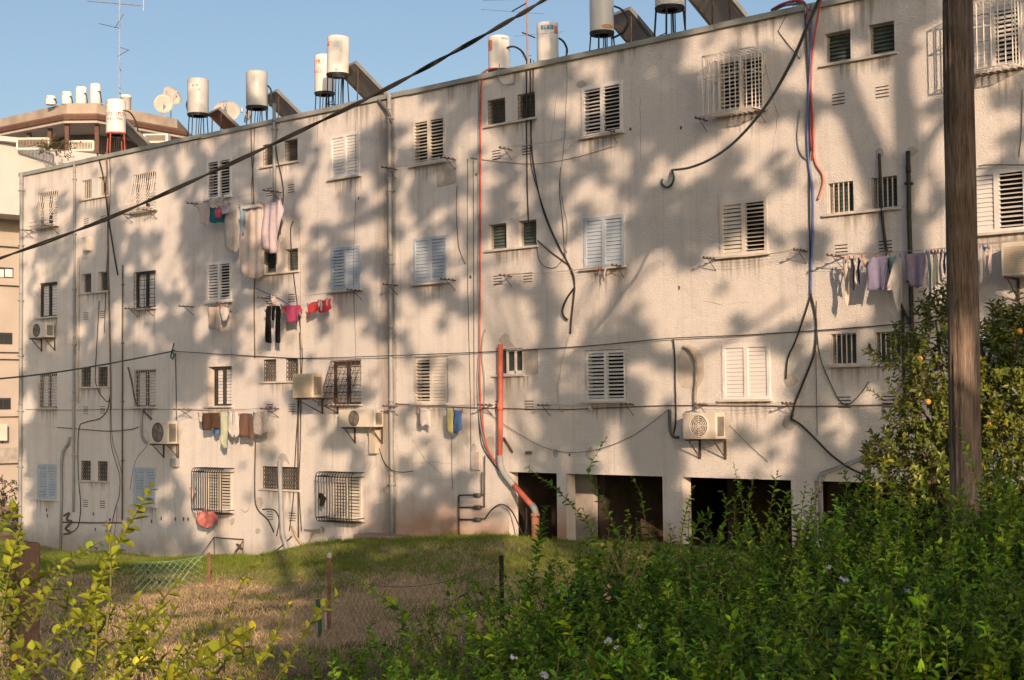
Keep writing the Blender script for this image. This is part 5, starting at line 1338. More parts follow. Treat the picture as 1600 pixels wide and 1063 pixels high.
foot = pa+sl*(zg-0.4-pa.z); topp = pa+sl*(Z(6.9)-pa.z)
mb = MB(); k = 40; nn = 44; vs = []
for i in range(k+1):
    c = foot.lerp(topp, i/k)-foot
    for j in range(nn):
        a = 2*math.pi*j/nn
        rr = (0.150-0.018*i/k)*(1+0.02*math.sin(3*a+i*0.4)+0.012*math.sin(7*a+i*1.1)) - (0.020 if (j, True) in ((9, i % 40 < 26), (27, i > 8), (30, i % 24 < 15), (38, i > 14), (16, i < 30), (33, i % 17 > 6)) else 0)
        vs.append((c.x+rr*math.cos(a), c.y+rr*math.sin(a), c.z))
mb.add(vs, [(i*nn+j, i*nn+(j+1) % nn, (i+1)*nn+(j+1) % nn, (i+1)*nn+j) for i in range(k) for j in range(nn)]+[tuple(k*nn+j for j in range(nn))])
pole = empty('utility_pole', foot, 'thick weathered wooden utility pole standing before the laundry', 'utility pole')
M_POLE = wood_material()
mb.build('shaft', M_POLE, pole, smooth=True)
MB().tube([(topp-foot)+Vector((0.15, -0.1, -0.5)), (topp-foot)+Vector((-0.25, 0.1, -0.5))], 0.02, 6).build('bolt', M_RUST, pole)
def overhead(label, pts, r, m, strands=1, par=None):
    P = spline([pd(u, v, d) if not isinstance(u, Vector) else u for u, v, d in pts], 8)
    base = P[0]
    mb = MB()
    if strands == 1: mb.tube([rc(p, base) for p in P], r, 7)
    else:
        Q = []
        for i in range(len(P)-1):
            for t in range(4): Q.append(P[i].lerp(P[i+1], t/4))
        Q.append(P[-1])
        for s in range(strands):
            mb.tube([rc(q, base)+Vector((0, 0, 0)) + CU*(r*math.cos(i*0.16+s*6.283/strands)) + CF*(r*math.sin(i*0.16+s*6.283/strands)) for i, q in enumerate(Q)], r*0.95, 5)
    o = mb.build('overhead_cable', m, loc=base, smooth=True)
    return tag(o, label, 'cable', 'overhead cables')
overhead('thick twisted black cable slanting across sky and facade', [(-420,548,19.5),(-200,474,18.2),(0,404,17),(160,345,16),(330,270,15.2),(480,200,14.6),(600,141,14.2),(700,87,13.9),(790,36,13.7),(850,0,13.6),(1000,-98,13.6),(1200,-232,13.7),(1490,-440,13.9)], 0.0125, M_CABLE, 2)
e0 = wp(1050, 266, -0.05)
P = [e0] + [pd(*q) for q in ((1078,262,28.3),(1112,248,26.6),(1150,220,24.6),(1195,168,22),(1235,100,19.6),(1262,40,18),(1283,-8,16.8),(1340,-130,15.2),(1492,-420,13.9))]
b0 = P[0]
tag(MB().tube([rc(p, b0) for p in spline(P, 8)], 0.023, 7).build('overhead_cable', M_CABLEG, loc=b0, smooth=True), 'dark green cable dropping from pole to hook on wall', 'cable', 'overhead cables')
wallrun('cable', 'green cable end curled at hook on wall', [(1050,266,.05),(1053,278,.05),(1049,289,.05),(1041,293,.05),(1034,287,.04),(1035,280,.02)], 0.028, M_CABLEG)
P = [wp(270, 549, -0.1)] + [pd(*q) for q in ((215,560,38),(150,572,36),(80,583,34),(0,592,32),(-150,604,28))]
b0 = P[0]
tag(MB().tube([rc(p, b0) for p in spline(P, 6)], 0.020, 6).build('overhead_cable', M_CABLEG, loc=b0, smooth=True), 'green line running from wall hook out at left', 'cable', 'overhead cables')

# ================================================================== garden fence
def gpt(u, v_guess, depth):
    p = pd(u, v_guess, depth); return Vector((p.x, p.y, ground_z(p.x, p.y)))
posts = []
fence = None
for i, (u, vt, d, r, m, nm, lab) in enumerate(((160,888,29.5,0.04,M_BLACK,'far','dark iron fence post behind left shrub'),(327,864,30,0.028,M_RUST2,'mid','rusty fence post at end of the green netting'),(515,868,22,0.025,M_RUST2,'near','rusty fence post with pale cap in front of lawn'),(785,868,19,0.026,M_BLACK,'black','black fence post standing among the weeds'))):
    g = gpt(u, 950, d); tp = pd(u, vt, d)
    posts.append((g, tp.z))
    t = empty('fence_post', g, lab, 'fence post', 'posts of the garden fence')
    hh = tp.z-g.z
    MB().box(-r, r, -r, r*0.2, -0.3, hh).box(-r, -r*0.4, r*0.2, r, -0.3, hh).build('post', m, t)
    if i == 2: MB().lathe([(0.035, -0.04), (0.04, 0.0), (0.03, 0.03), (0.012, 0.045)], (0, 0, hh), 10).build('cap', M_CABLEW, t)
    if i == 2: MB().bar((-0.08, 0, -0.2), (-0.07, 0, hh*0.42), 0.03, 6).build('stub_pipe', M_CABLEW, t)
def netting(label, A, B, h0, h1, sag, m, cell=0.13, lift=0.05, wr=0.0026):
    (a, za), (b, zb) = A, B
    L = math.hypot(b.x-a.x, b.y-a.y)
    t = empty('wire_netting', a, label, 'wire netting', 'netting of the garden fence')
    def Pt(s, q):      # s along, q 0..1 up
        f_ = s/L
        g_ = ground_z(a.x+(b.x-a.x)*f_, a.y+(b.y-a.y)*f_)
        tp = h0+(h1-h0)*f_ - sag*math.sin(math.pi*f_) 
        x = a.x+(b.x-a.x)*f_; y = a.y+(b.y-a.y)*f_
        return rc(Vector((x+0.06*math.sin(s*2.1+q*2), y+0.06*math.cos(s*1.7+q), g_+lift+(tp-g_-lift)*q)), a)
    g = MB(); n_ = int(L/cell); k_ = 8
    for i in range(n_+1):
        for sgn in (1, -1):
            pts = []
            for j in range(k_+1):
                s_ = (i+sgn*j*0.5)*cell*1.0
                if 0 <= s_ <= L: pts.append(Pt(s_, 1-j/k_))
            if len(pts) > 1: g.tube(pts, wr, 3)
    g.build('wire_mesh', m, t)
    MB().tube([Pt(L*i/16, 1.0) for i in range(17)], 0.005, 4).build('top_wire', m, t)
    return t
M_NET = mat('green_netting', (0.24, 0.42, 0.33), 0.6, 0.15, 8)
netting('pale green wire netting sagging by the far lawn', (posts[0][0].lerp(posts[1][0], 0.25), 0), (posts[1][0], 0), posts[1][1]-0.12, posts[1][1]-0.06, 0.06, M_NET, 0.15, wr=0.0055)
netting('sagging dark wire netting between rusty and black posts', (posts[2][0], 0), (posts[3][0], 0), posts[2][1]-0.25, posts[3][1]-0.05, 0.28, mat('dark_netting', (0.16, 0.13, 0.09), 0.8, 0.2, 8), 0.17)
g = gpt(500, 960, 21.5)
tag(MB().tube([(0,0,-0.1),(-0.03,0.02,0.25),(-0.09,0.03,0.52)], 0.03, 6).build('stake', mat('green_stake', (0.03, 0.09, 0.06), 0.6), loc=g), 'short green stake leaning beside rusty fence post', 'stake')
g = gpt(38, 930, 13.5)
st = bevel(MB().box(-0.10, 0.11, -0.1, 0.1, -0.4, pd(38,848,13.5).z-g.z).build('wooden_post', mat('dark_brown_wood', (0.05, 0.033, 0.027), 0.9, 0.3, 5, 0.5, 30), loc=g), 0.02); tag(st, 'stout brown wooden post behind the left shrub', 'wooden post')
# iron frame leaning on the wall
fb = wp(352, 874, -0.35)
fr = MB()
q = lambda u, v, y: rc(wp(u, v, y), fb)
for a, b in (((334,840,-.05),(380,843,-.05)),((380,843,-.05),(379,873,-.05)),((334,840,-.05),(335,872,-.05)),((335,872,-.05),(379,873,-.05)),((334,840,-.05),(314,868,-.35)),((380,845,-.05),(362,872,-.30)),((314,868,-.35),(362,872,-.30))):
    fr.bar(q(*a), q(*b), 0.014, 5)
tag(fr.build('iron_frame', M_RUST, loc=fb), 'thin iron frame leaning against foot of wall', 'iron frame')
tag(MB().tube([q(368,862,-.1), q(376,852,-.1), q(370,850,-.12), q(378,858,-.1)], 0.03, 5).build('pipe_valve', M_RUST, loc=fb), 'small rusty valve inside the iron frame', 'valve')

# ================================================================== foliage
LT = np.array([[0,0,0],[0.32,-0.85,0.10],[0.68,-0.72,0.02],[1,0,-0.22],[0.68,0.72,0.02],[0.32,0.85,0.10],[0.34,0,-0.10],[0.68,0,-0.14]])
LF = np.array([[0,6,1],[1,6,2],[6,7,2],[2,7,3],[0,5,6],[5,4,6],[6,4,7],[4,3,7]])
DT = np.array([[0,0,0],[0.45,-1,0.12],[1,0,-0.15],[0.45,1,0.12]]); DF = np.array([[0,2,1],[0,3,2]])
def nrmz(a): return a/np.maximum(1e-9, np.linalg.norm(a, axis=-1, keepdims=True))
def leaf_geo(P, D, Nn, L, W, tpl=LT, tf=LF):
    D = nrmz(D); S = nrmz(np.cross(D, Nn)); Nn = nrmz(np.cross(S, D))
    V = P[:, None, :] + D[:, None, :]*(tpl[None, :, 0:1]*L[:, None, None]) + S[:, None, :]*(tpl[None, :, 1:2]*W[:, None, None]) + Nn[:, None, :]*(tpl[None, :, 2:3]*L[:, None, None]*0.8)
    k = len(tpl)
    F = (tf[None]+(np.arange(len(P))*k)[:, None, None]).reshape(-1, 3)
    return V.reshape(-1, 3), F
def shoot(path, spacing, leaf, rng, spread=0.9, start=0.12):
    """leaves set round a stem: returns arrays P, D, N, L"""
    pts = np.array([tuple(p) for p in path]); seg_ = np.diff(pts, axis=0); ln = np.linalg.norm(seg_, axis=1); cum = np.concatenate([[0], np.cumsum(ln)])
    tot = cum[-1]; n_ = max(3, int(tot*(1-start)/spacing))
    s_ = tot*start+(tot*(1-start))*(np.arange(n_)+rng.uniform(-.3, .3, n_))/n_
    s_ = np.clip(s_, 0, tot*0.999)
    i = np.clip(np.searchsorted(cum, s_)-1, 0, len(ln)-1)
    f_ = (s_-cum[i])/ln[i]
    P_ = pts[i]+seg_[i]*f_[:, None]; T_ = seg_[i]/ln[i][:, None]
    ph = np.arange(n_)*2.4+rng.uniform(0, 6)
    a = np.cross(T_, np.array([0.31, 0.2, 0.93])); a = nrmz(a); b = np.cross(T_, a)
    rad = a*np.cos(ph)[:, None]+b*np.sin(ph)[:, None]
    D_ = nrmz(T_*rng.uniform(0.3, 0.9, n_)[:, None]+rad*spread+rng.normal(0, .15, (n_, 3)))
    N_ = nrmz(T_*1.0-D_*0.3+np.array([0, 0, 0.7])+rng.normal(0, .3, (n_, 3)))
    L_ = leaf*rng.uniform(0.6, 1.15, n_)*(1-0.45*np.maximum(0, (s_/tot-0.75)/0.25))
    return P_, D_, N_, L_
def tints(n_, base, var, rng, k, yellow=0.0):
    c = np.array(base)[None]*rng.uniform(1-var, 1+var, (n_, 1))
    if yellow: 
        m_ = rng.random((n_, 1)) < yellow
        c = np.where(m_, c*np.array([1.7, 1.35, 0.8]), c)
    return np.repeat(c, k, 0)
M_LEAF = attr_mat('shrub_leaves', 0.5, 0.38, 0.35)
M_STEM = mat('green_stem', (0.10, 0.11, 0.03), 0.7, 0.2, 10)
M_TWIG = mat('brown_twig', (0.10, 0.07, 0.045), 0.85, 0.25, 10)

def plant(name, label, base, shoots, leaf, spacing, tint, var, rng, width=0.30, stem_r=0.005, singles=0, yellow=0.05, tpl=(LT, LF), flowers=(), stem_m=M_STEM, cat='shrub'):
    t = empty(name, base, label, cat)
    bP = np.array(tuple(base))
    PP, DD, NN, LL, KK = [], [], [], [], []
    st_ = MB()
    for path in shoots:
        a = shoot(path, spacing*rng.uniform(0.8, 1.5), leaf*rng.uniform(0.65, 1.3), rng)
        KK.append(np.repeat(np.array([[rng.uniform(0.72, 1.15), 1.0, rng.uniform(0.7, 1.3)]])*rng.uniform(0.6, 1.45), len(a[0]), 0))
        PP.append(a[0]); DD.append(a[1]); NN.append(a[2]); LL.append(a[3])
        st_.tube([rc(p, base) for p in path], stem_r, 4, r2=stem_r*0.4)
    P_ = np.concatenate(PP); D_ = np.concatenate(DD); N_ = np.concatenate(NN); L_ = np.concatenate(LL)
    st_.build('stems', stem_m, t)['kind'] = 'stuff'
    W_ = L_*width*rng.uniform(0.8, 1.15, len(L_))
    rest = np.ones(len(P_), bool)
    if singles:
        dep = (P_-np.array(tuple(CAM))) @ np.array(tuple(CF))
        size = L_/np.maximum(0.5, dep)
        uu = 800+FPX*((P_-np.array(tuple(CAM))) @ np.array(tuple(CR)))/dep; vv = 531.5-FPX*((P_-np.array(tuple(CAM))) @ np.array(tuple(CU)))/dep
        size = np.where((uu > 5) & (uu < 1595) & (vv > 5) & (vv < 1055), size, 0)
        top = np.argsort(-size)[:singles]
        rest[top] = False
        protos = []
        for q_ in range(4):
            V, F = leaf_geo(np.zeros((1, 3)), np.array([[0, 1, 0.]]), np.array([[0, 0, 1.]]), np.array([1.0]), np.array([width*(0.85+0.1*q_)]))
            protos.append(np_mesh('leaf', V, F, tints(1, tint, 0.0, rng, 8)*(0.75+0.18*q_), M_LEAF))
        for i in top:
            d_ = Vector(D_[i]).normalized(); s_ = d_.cross(Vector(N_[i])).normalized(); n2 = s_.cross(d_)
            o = bpy.data.objects.new('leaf', protos[int(rng.integers(0, 4))]); COL.objects.link(o); o.parent = t
            o.matrix_local = Matrix.Translation(rc(P_[i], base)) @ Matrix((s_, d_, n2)).transposed().to_4x4() @ Matrix.Scale(L_[i], 4)
    V, F = leaf_geo(P_[rest]-bP, D_[rest], N_[rest], L_[rest], W_[rest], *tpl)
    link('foliage', np_mesh('foliage', V, F, tints(int(rest.sum()), tint, var, rng, len(tpl[0]), yellow)*np.repeat(np.concatenate(KK)[rest], len(tpl[0]), 0), M_LEAF), t)['kind'] = 'stuff'
    for i, (p, s_) in enumerate(flowers):
        fm = MB()
        for k_ in range(9):
            c = Vector((rng.normal(0, s_*0.5), rng.normal(0, s_*0.5), rng.normal(0, s_*0.35)))
            for a in range(5):
                th = a*1.2566+k_; pt = lambda r_, dth: c+CR*(r_*math.cos(th+dth))+CU*(r_*math.sin(th+dth))-CF*0.003*a
                fm.add([c, pt(s_*0.42, -0.4), pt(s_*0.5, 0), pt(s_*0.42, 0.4)], [(0,1,2),(0,2,3)])
        fm.build('flower', mat('pale_blue_petals', (0.45, 0.50, 0.66), 0.7, 0.1, 20), t, loc=rc(p, base))
    return t
def arc(p0, d0, ln, rng, bend=0.35, k=5, up=0.25):
    """gently arching stem"""
    d = Vector(d0).normalized(); p = Vector(p0); out = [p.copy()]
    w = Vector((rng.normal(0, bend), rng.normal(0, bend), up*rng.normal(0.3, 0.6)))
    for i in range(k):
        p = p+d*(ln/k); out.append(p.copy()); d = (d+w*(1.0/k)).normalized()
    return out
def pxpath(pts): return spline([pd(*q) for q in pts], 4)

# --- sunlit shrub at the lower left, close by
R1 = np.random.default_rng(21)
sh = []
sh.append(pxpath([(118,1000,5.6),(140,945,5.5),(168,880,5.45),(205,815,5.4),(240,758,5.4)]))
sh.append(pxpath([(-20,965,5.2),(40,918,5.2),(100,880,5.2),(160,845,5.2)]))
sh.append(pxpath([(-20,850,4.9),(5,820,4.9),(20,800,4.9),(30,785,4.9)]))
sh.append(pxpath([(-15,900,5.0),(15,868,5.0),(45,845,5.0)]))
sh.append(pxpath([(350,1063,5.8),(352,1010,5.8),(360,950,5.8),(385,900,5.8),(412,862,5.8)]))
sh.append(pxpath([(430,1075,6.2),(470,1000,6.2),(505,950,6.2),(535,925,6.2)]))
for i in range(50):
    u = R1.uniform(-40, 270); v = R1.uniform(975, 1180)-max(0, 130-u)*0.55+max(0, u-150)*0.25
    d = R1.uniform(4.6, 6.4)
    p0 = pd(u, v, d)
    sh.append(arc(p0, (CR*R1.normal(0.15, 0.55)+Vector((0, 0, 1))*R1.uniform(0.5, 1.0)), R1.uniform(0.22, 0.42), R1, 0.5))
for i in range(12):
    u = R1.uniform(200, 440); v = R1.uniform(1040, 1130); d = R1.uniform(5.2, 6.8)
    sh.append(arc(pd(u, v, d), (CR*R1.normal(0.1, 0.6)+Vector((0, 0, 1))), R1.uniform(0.15, 0.32), R1, 0.5))
g = gpt(90, 1063, 5.4)
plant('leafy_shrub', 'sunlit yellow green leafy shrub filling the lower left corner', g, sh, 0.047, 0.0135, (0.30, 0.345, 0.034), 0.45, R1, 0.40, 0.0055, singles=300, yellow=0.06)
# --- big dark hedge at the right
R2 = np.random.default_rng(22)
HT = [(420,1062),(520,1020),(600,980),(700,942),(800,908),(870,886),(930,866),(1000,866),(1080,864),(1160,842),(1240,822),(1320,806),(1400,785),(1480,790),(1560,770),(1640,750)]
sh = []
def hedge_v(u, d):
    """height of the hedge crest in the picture at distance d"""
    return float(np.interp(u, [a for a, b in HT], [b for a, b in HT])) + (11.8-d)*46
for i in range(2750):
    u = R2.uniform(400, 1680); d = R2.uniform(6.6, 11.8)
    dens = np.interp(u, [400, 520, 700, 850, 980], [0.22, 0.34, 0.5, 0.75, 1.0])
    if R2.random() > dens: continue
    v = hedge_v(u, d)+R2.uniform(0, 75)*(9/d)
    if v > 1230: continue
    p0 = pd(u, v+20, d)
    sh.append(arc(p0, (CR*R2.normal(0, 0.45)+Vector((0, 0, 1))*R2.uniform(0.55, 1.1)-CF*R2.uniform(-0.2, 0.6)), R2.uniform(0.22, 0.48), R2, 0.5))
for i in range(60):
    u = R2.uniform(820, 1640); d = R2.uniform(9.0, 11.6)
    sh.append(arc(pd(u, hedge_v(u, d)+25, d), (CR*R2.normal(0, 0.22)+Vector((0, 0, 1))), R2.uniform(0.4, 0.85), R2, 0.35))
for pts in ([(1000,930,9),(975,860,9),(945,790,9),(920,740,9),(938,700,9),(950,682,9)], [(960,900,8.6),(925,830,8.6),(880,775,8.6),(838,742,8.6),(822,728,8.6)], [(1035,880,9.2),(1010,820,9.2),(1000,770,9.2),(985,745,9.2)],
            [(1150,840,10),(1148,790,10),(1160,750,10)], [(1165,850,10),(1170,790,10),(1178,745,10)], [(1120,860,9.6),(1135,800,9.6),(1128,765,9.6)], [(1210,830,10.4),(1222,790,10.4),(1235,765,10.4)], [(1075,860,9.4),(1092,815,9.4),(1110,798,9.4)],
            [(1300,820,10.5),(1322,770,10.5),(1318,735,10.5)], [(1345,810,10.8),(1352,770,10.8),(1365,740,10.8)], [(1262,1000,7.4),(1290,960,7.4),(1318,915,7.4)], [(700,1010,8.4),(715,940,8.4),(705,905,8.4)], [(648,1030,8.2),(630,960,8.2),(590,930,8.2),(560,905,8.2)],
            [(1440,800,10.6),(1450,765,10.6),(1442,735,10.6)], [(1545,790,10.4),(1560,750,10.4),(1572,720,10.4)], [(880,930,8.8),(890,880,8.8),(905,850,8.8)]):
    sh.append(pxpath(pts))
g = gpt(1200, 1000, 9.5)
fl = [(pd(u, v, d), s) for u, v, d, s in ((950,1001,7.6,0.016),(963,1012,7.6,0.014),(910,1058,7.2,0.024),(850,1056,7.2,0.022),(1318,905,8.6,0.02),(1418,922,8.4,0.016),(1432,925,8.4,0.014),(1545,915,8.8,0.02),(1590,910,8.8,0.018),(1555,1042,7.4,0.02),(803,1027,7.8,0.014),(1520,962,8.2,0.013),(1000,978,8.0,0.012),(1295,886,8.9,0.012))]
plant('flowering_hedge', 'broad dark green hedge with pale blue flowers filling the lower right', g, sh, 0.060, 0.0150, (0.155, 0.285, 0.020), 0.6, R2, 0.30, 0.004, yellow=0.12, flowers=fl, cat='hedge')
def dry_tuft(label, u, v, d, n_, ln, lean):
    p = pd(u, v, d); t = MB()
    for i in range(n_):
        q_ = Vector((R2.normal(0, .06), R2.normal(0, .06), R2.normal(0, .03)))
        dr = (CR*(lean+R2.normal(0, 0.28))+Vector((0, 0, 1))+CF*R2.normal(0, 0.2)).normalized()
        t.tube([q_, q_+dr*ln*0.5, q_+dr*ln*R2.uniform(0.7, 1.1)+CR*R2.normal(0, 0.03)], 0.003, 3, r2=0.0012)
    return tag(t.build('dry_stalks', mat('straw', (0.30, 0.20, 0.12), 0.9, 0.25, 20), loc=p), label, 'dry stalks')
dry_tuft('tuft of dry brown stalks low in the hedge', 1318, 1075, 7.2, 34, 0.24, 0.35)
dry_tuft('bent dead spray in the hedge below the pole', 1466, 1022, 7.6, 26, 0.20, 0.75)
dry_tuft('few dead stems at left end of the hedge', 985, 905, 8.8, 14, 0.26, 0.1)
sh = []
for i in range(230):
    u = R2.uniform(930, 1660); d = R2.uniform(6.8, 10.5)
    v = hedge_v(u, d)+R2.uniform(5, 90)*(9/d)
    if v > 1200: continue
    sh.append(arc(pd(u, v, d), (CR*R2.normal(0, 0.5)+Vector((0, 0, 1))*0.7-CF*R2.uniform(0, 0.6)), R2.uniform(0.14, 0.26), R2, 0.5))
plant('broad_leaved_weed', 'darker broad leaved plants growing through the flowering hedge', gpt(1300, 1000, 8.5), sh, 0.085, 0.030, (0.060, 0.125, 0.022), 0.5, R2, 0.36, 0.004, cat='plants')
# dark sheet inside the hedge, standing in for shade between its leaves
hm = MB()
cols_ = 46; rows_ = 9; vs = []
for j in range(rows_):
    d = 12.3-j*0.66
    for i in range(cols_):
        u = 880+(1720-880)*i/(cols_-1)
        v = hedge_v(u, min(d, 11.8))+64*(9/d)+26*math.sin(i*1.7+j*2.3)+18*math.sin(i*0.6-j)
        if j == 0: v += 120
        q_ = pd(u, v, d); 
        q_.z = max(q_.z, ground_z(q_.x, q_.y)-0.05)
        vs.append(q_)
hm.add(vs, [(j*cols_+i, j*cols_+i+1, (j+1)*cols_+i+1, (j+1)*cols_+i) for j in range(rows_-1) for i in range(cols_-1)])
shade_sheet = hm.build('hedge_shade_sheet', mat('hedge_shade_dark', (0.030, 0.030, 0.014), 1.0, 0.4, 18, 0.8, 60), smooth=True)
structure(shade_sheet)
# --- low weeds between hedge and lawn
R3 = np.random.default_rng(23)
sh = []
for i in range(190):
    u = R3.uniform(500, 960); d = R3.uniform(8.5, 15)
    p = pd(u, 1000, d); p.z = ground_z(p.x, p.y)
    vtop = np.interp(u, [500, 600, 700, 850, 960], [1010, 960, 900, 880, 850])
    ln = min(0.9, max(0.2, pd(u, vtop, d).z-p.z))*R3.uniform(0.4, 1.0)
    sh.append(arc(p, (CR*R3.normal(0, 0.3)+Vector((0, 0, 1))), ln, R3, 0.4))
for i in range(120):
    u = R3.uniform(260, 560); d = R3.uniform(9, 13)
    p = pd(u, 1000, d); p.z = ground_z(p.x, p.y)
    sh.append(arc(p, (CR*R3.normal(0, 0.5)+Vector((0, 0, 1))), R3.uniform(0.1, 0.35), R3, 0.4))
g = gpt(740, 1000, 11)
plant('weed_patch', 'thin leafy weeds in front of the shaded lawn', g, sh, 0.055, 0.03, (0.13, 0.20, 0.03), 0.4, R3, 0.3, 0.004, cat='weeds')
# --- citrus tree by the pole
R4 = np.random.default_rng(24)
TD = 17.5
tb = gpt(1500, 800, TD)
tree = empty('citrus_tree', tb, 'bushy citrus tree with orange fruit behind the wooden pole', 'tree')
tk = MB()
fork = rc(pd(1490, 760, TD), tb)
tk.tube(spline([(0, 0, -0.2), fork*0.5+Vector((0.05, 0.02, 0)), fork], 5), 0.10, 9, r2=0.06)
blobs = [(1425,560,0.34,0.34,0.5),(1462,500,0.22,0.28,0.45),(1440,640,0.42,0.36,0.6),(1410,700,0.34,0.3,0.6),(1470,700,0.5,0.5,0.7),(1480,600,0.4,0.45,0.6),(1370,730,0.2,0.16,0.4),(1558,530,0.30,0.26,0.6),(1596,525,0.3,0.26,0.5),(1548,580,0.3,0.4,0.6),(1600,570,0.45,0.5,0.7),(1560,680,0.6,0.55,0.8),(1620,650,0.6,0.7,0.8),(1520,640,0.5,0.5,0.6),(1500,740,0.8,0.45,0.9),(1420,760,0.4,0.3,0.7),(1660,560,0.5,0.6,0.6),(1640,740,0.7,0.5,0.8)]
PP, DD, NN, LL = [], [], [], []
for (u, v, rx, rz, ry) in blobs:
    c = pd(u, v, TD)
    cl = rc(c, tb)
    tk.tube(spline([fork*0.8, fork*0.5+cl*0.5+Vector((0, 0, 0.1)), cl], 4), 0.035, 6, r2=0.010)
    k_ = int(170*(rx*rz)**0.5/0.4)
    for s in range(int(60*(rx*rz*ry)**0.5/0.3)):
        d = R4.normal(0, 1, 3); d = d/np.linalg.norm(d)*R4.uniform(0.35, 1.0)
        p = c+CR*(d[0]*rx)+Vector((0, 0, d[2]*rz))+CF*(d[1]*ry)
        o_ = (p-c); 
        path = arc(p, o_+Vector((0, 0, 0.25)), R4.uniform(0.16, 0.3), R4, 0.5, 4)
        a = shoot(path, 0.019, 0.092, R4, 0.95)
        PP.append(a[0]); DD.append(a[1]); NN.append(a[2]); LL.append(a[3])
        tk.tube([rc(q_, tb) for q_ in path], 0.004, 3)
P_ = np.concatenate(PP); D_ = np.concatenate(DD); N_ = np.concatenate(NN); L_ = np.concatenate(LL)
V, F = leaf_geo(P_-np.array(tuple(tb)), D_, N_, L_, L_*0.27)
link('crown', np_mesh('crown', V, F, tints(len(P_), (0.115, 0.155, 0.024), 0.45, R4, 8, 0.15), attr_mat('citrus_leaves', 0.38, 0.28, 0.5)), tree)
tk.build('trunk', M_TWIG, tree, smooth=True)
fm_ = MB().lathe([(0.004, -0.036), (0.020, -0.031), (0.033, -0.014), (0.037, 0.004), (0.030, 0.022), (0.016, 0.033), (0.004, 0.036)], (0,0,0), 12).mesh('fruit', mat('orange_peel', (0.52, 0.27, 0.05), 0.5, 0.12, 12, 0.1, 60), True)
for u, v in ((1437,561),(1450,628),(1482,748),(1593,518),(1555,648),(1546,664)):
    link('fruit', fm_, tree, rc(pd(u, v, TD-0.42), tb), (R4.uniform(0, 3), R4.uniform(0, 3), 0)).scale = (1.0,)*3
# --- clipped dark hedge at far left beyond the corner, flower box on the terrace
R5 = np.random.default_rng(25)
sh = []
c = pd(-6, 815, 50)
for i in range(420):
    p = c+CR*R5.uniform(-3.0, 0.85)+CF*R5.uniform(-0.8, 0.8); p.z = ground_z(p.x, p.y)+R5.uniform(0.1, 1.75)
    sh.append(arc(p, (R5.normal(0, 1), R5.normal(0, 1), 0.6), 0.35, R5, 0.4, 3))
plant('clipped_hedge', 'dark clipped hedge beyond the far corner of the block', Vector((c.x, c.y, ground_z(c.x, c.y))), sh, 0.10, 0.022, (0.03, 0.05, 0.012), 0.4, R5, 0.35, 0.006, tpl=(DT, DF), cat='hedge', stem_m=M_TWIG)
sh = []
c = pd(84, 233, 66.2)
for i in range(70):
    p = c+CR*R5.uniform(-0.7, 0.9)+Vector((0, 0, R5.uniform(-0.3, 0.35)))
    sh.append(arc(p, (R5.normal(0, 1), R5.normal(0, 1), R5.normal(0.4, 0.8)), R5.uniform(0.25, 0.6), R5, 0.6, 3))
t = plant('potted_bougainvillea', 'trailing green plant on parapet of roof terrace', c, sh, 0.10, 0.045, (0.10, 0.11, 0.035), 0.4, R5, 0.35, 0.012, tpl=(DT, DF), cat='plant', stem_m=M_TWIG)

# ================================================================== tall trees on the street side: they stand outside the picture and shade the facade
MASK = {   # share of shade on the facade, read every 40 pixels of the photograph (first column, row -> digits)
0:(29,'78754773345'),1:(24,'778553367777225'+'5'),2:(19,'664346683655367762355'),3:(15,'3246665667788784617273464'),4:(10,'544442457545668886742727145'+'64'),
5:(5,'7676565345453423664878345355617'+'3535'),6:(1,'211252774534534543465875725424274613'+'24'),7:(1,'242343755545654676642457577534331736'+'1212'),
8:(1,'354545886652564334542465656552234465'+'1211'),9:(1,'767765776532444343334533676237633541'+'1212'),10:(1,'558864566423444434 22343443114653432222'.replace(' ', '4')),11:(1,'788877745433545664553352111113765443'+'3333'),
12:(1,'774436844333365534211473112453655555'+'5555'),13:(1,'764647853333224332123564321345466666'+'6666'),14:(1,'999999633355334532113454431243566666'+'6666'),15:(1,'999999313455333331114444431122445566'+'6666'),
16:(1,'999997111112323221116755433211236777'+'7777'),17:(1,'999997000115642532101466655222346888'+'8888'),18:(1,'999998100003533532112366665555577888'+'8888'),19:(1,'999997110002155563101246666666777888'+'8888'),
20:(1,'999997351012476320001177777777788888'+'8888'),21:(0,'9999996240013688532212488999999999999999'),22:(0,'9999873111113444899999999999999999999999'),23:(0,'9999630111114699999999999999999999999999'),24:(0,'9996110011148999999999999999999999999999'),25:(0,'9993110011169999999999999999999999999999'),26:(0,'9982110011289999999999999999999999999999')}
MG = np.full((27, 42), 5.0)
for r_, (c0, s_) in MASK.items():
    for i, ch in enumerate(s_[:40-c0]): MG[r_, c0+i] = float(ch)
    if 2 <= r_ <= 8: MG[r_, 32:36] = np.maximum(0, MG[r_, 32:36]*0.3-0.5)
    MG[r_, :c0] = 1.0; MG[r_, 40:] = MG[r_, 39]
for r_, c_, val in ((3,8,9),(4,8,9),(3,9,7),(3,10,9),(3,11,9),(4,11,8),(2,13,5),(3,13,4),(1,20,4),(2,20,5),(0,22,9),(1,22,9),(0,23,8),(1,23,8),(0,24,9),(1,24,9),(0,26,8),(0,27,9),(0,28,8)): MG[r_, c_] = val
R6 = np.random.default_rng(26)
n = 420000
uu = R6.uniform(20, 1640, n); vv = R6.uniform(-60, 1070, n)
fx = np.clip(uu/40-0.5, 0, 40.99); fy = np.clip(vv/40-0.5, 0, 25.99)
xi_ = fx.astype(int); yi_ = fy.astype(int); ax = fx-xi_; ay = fy-yi_
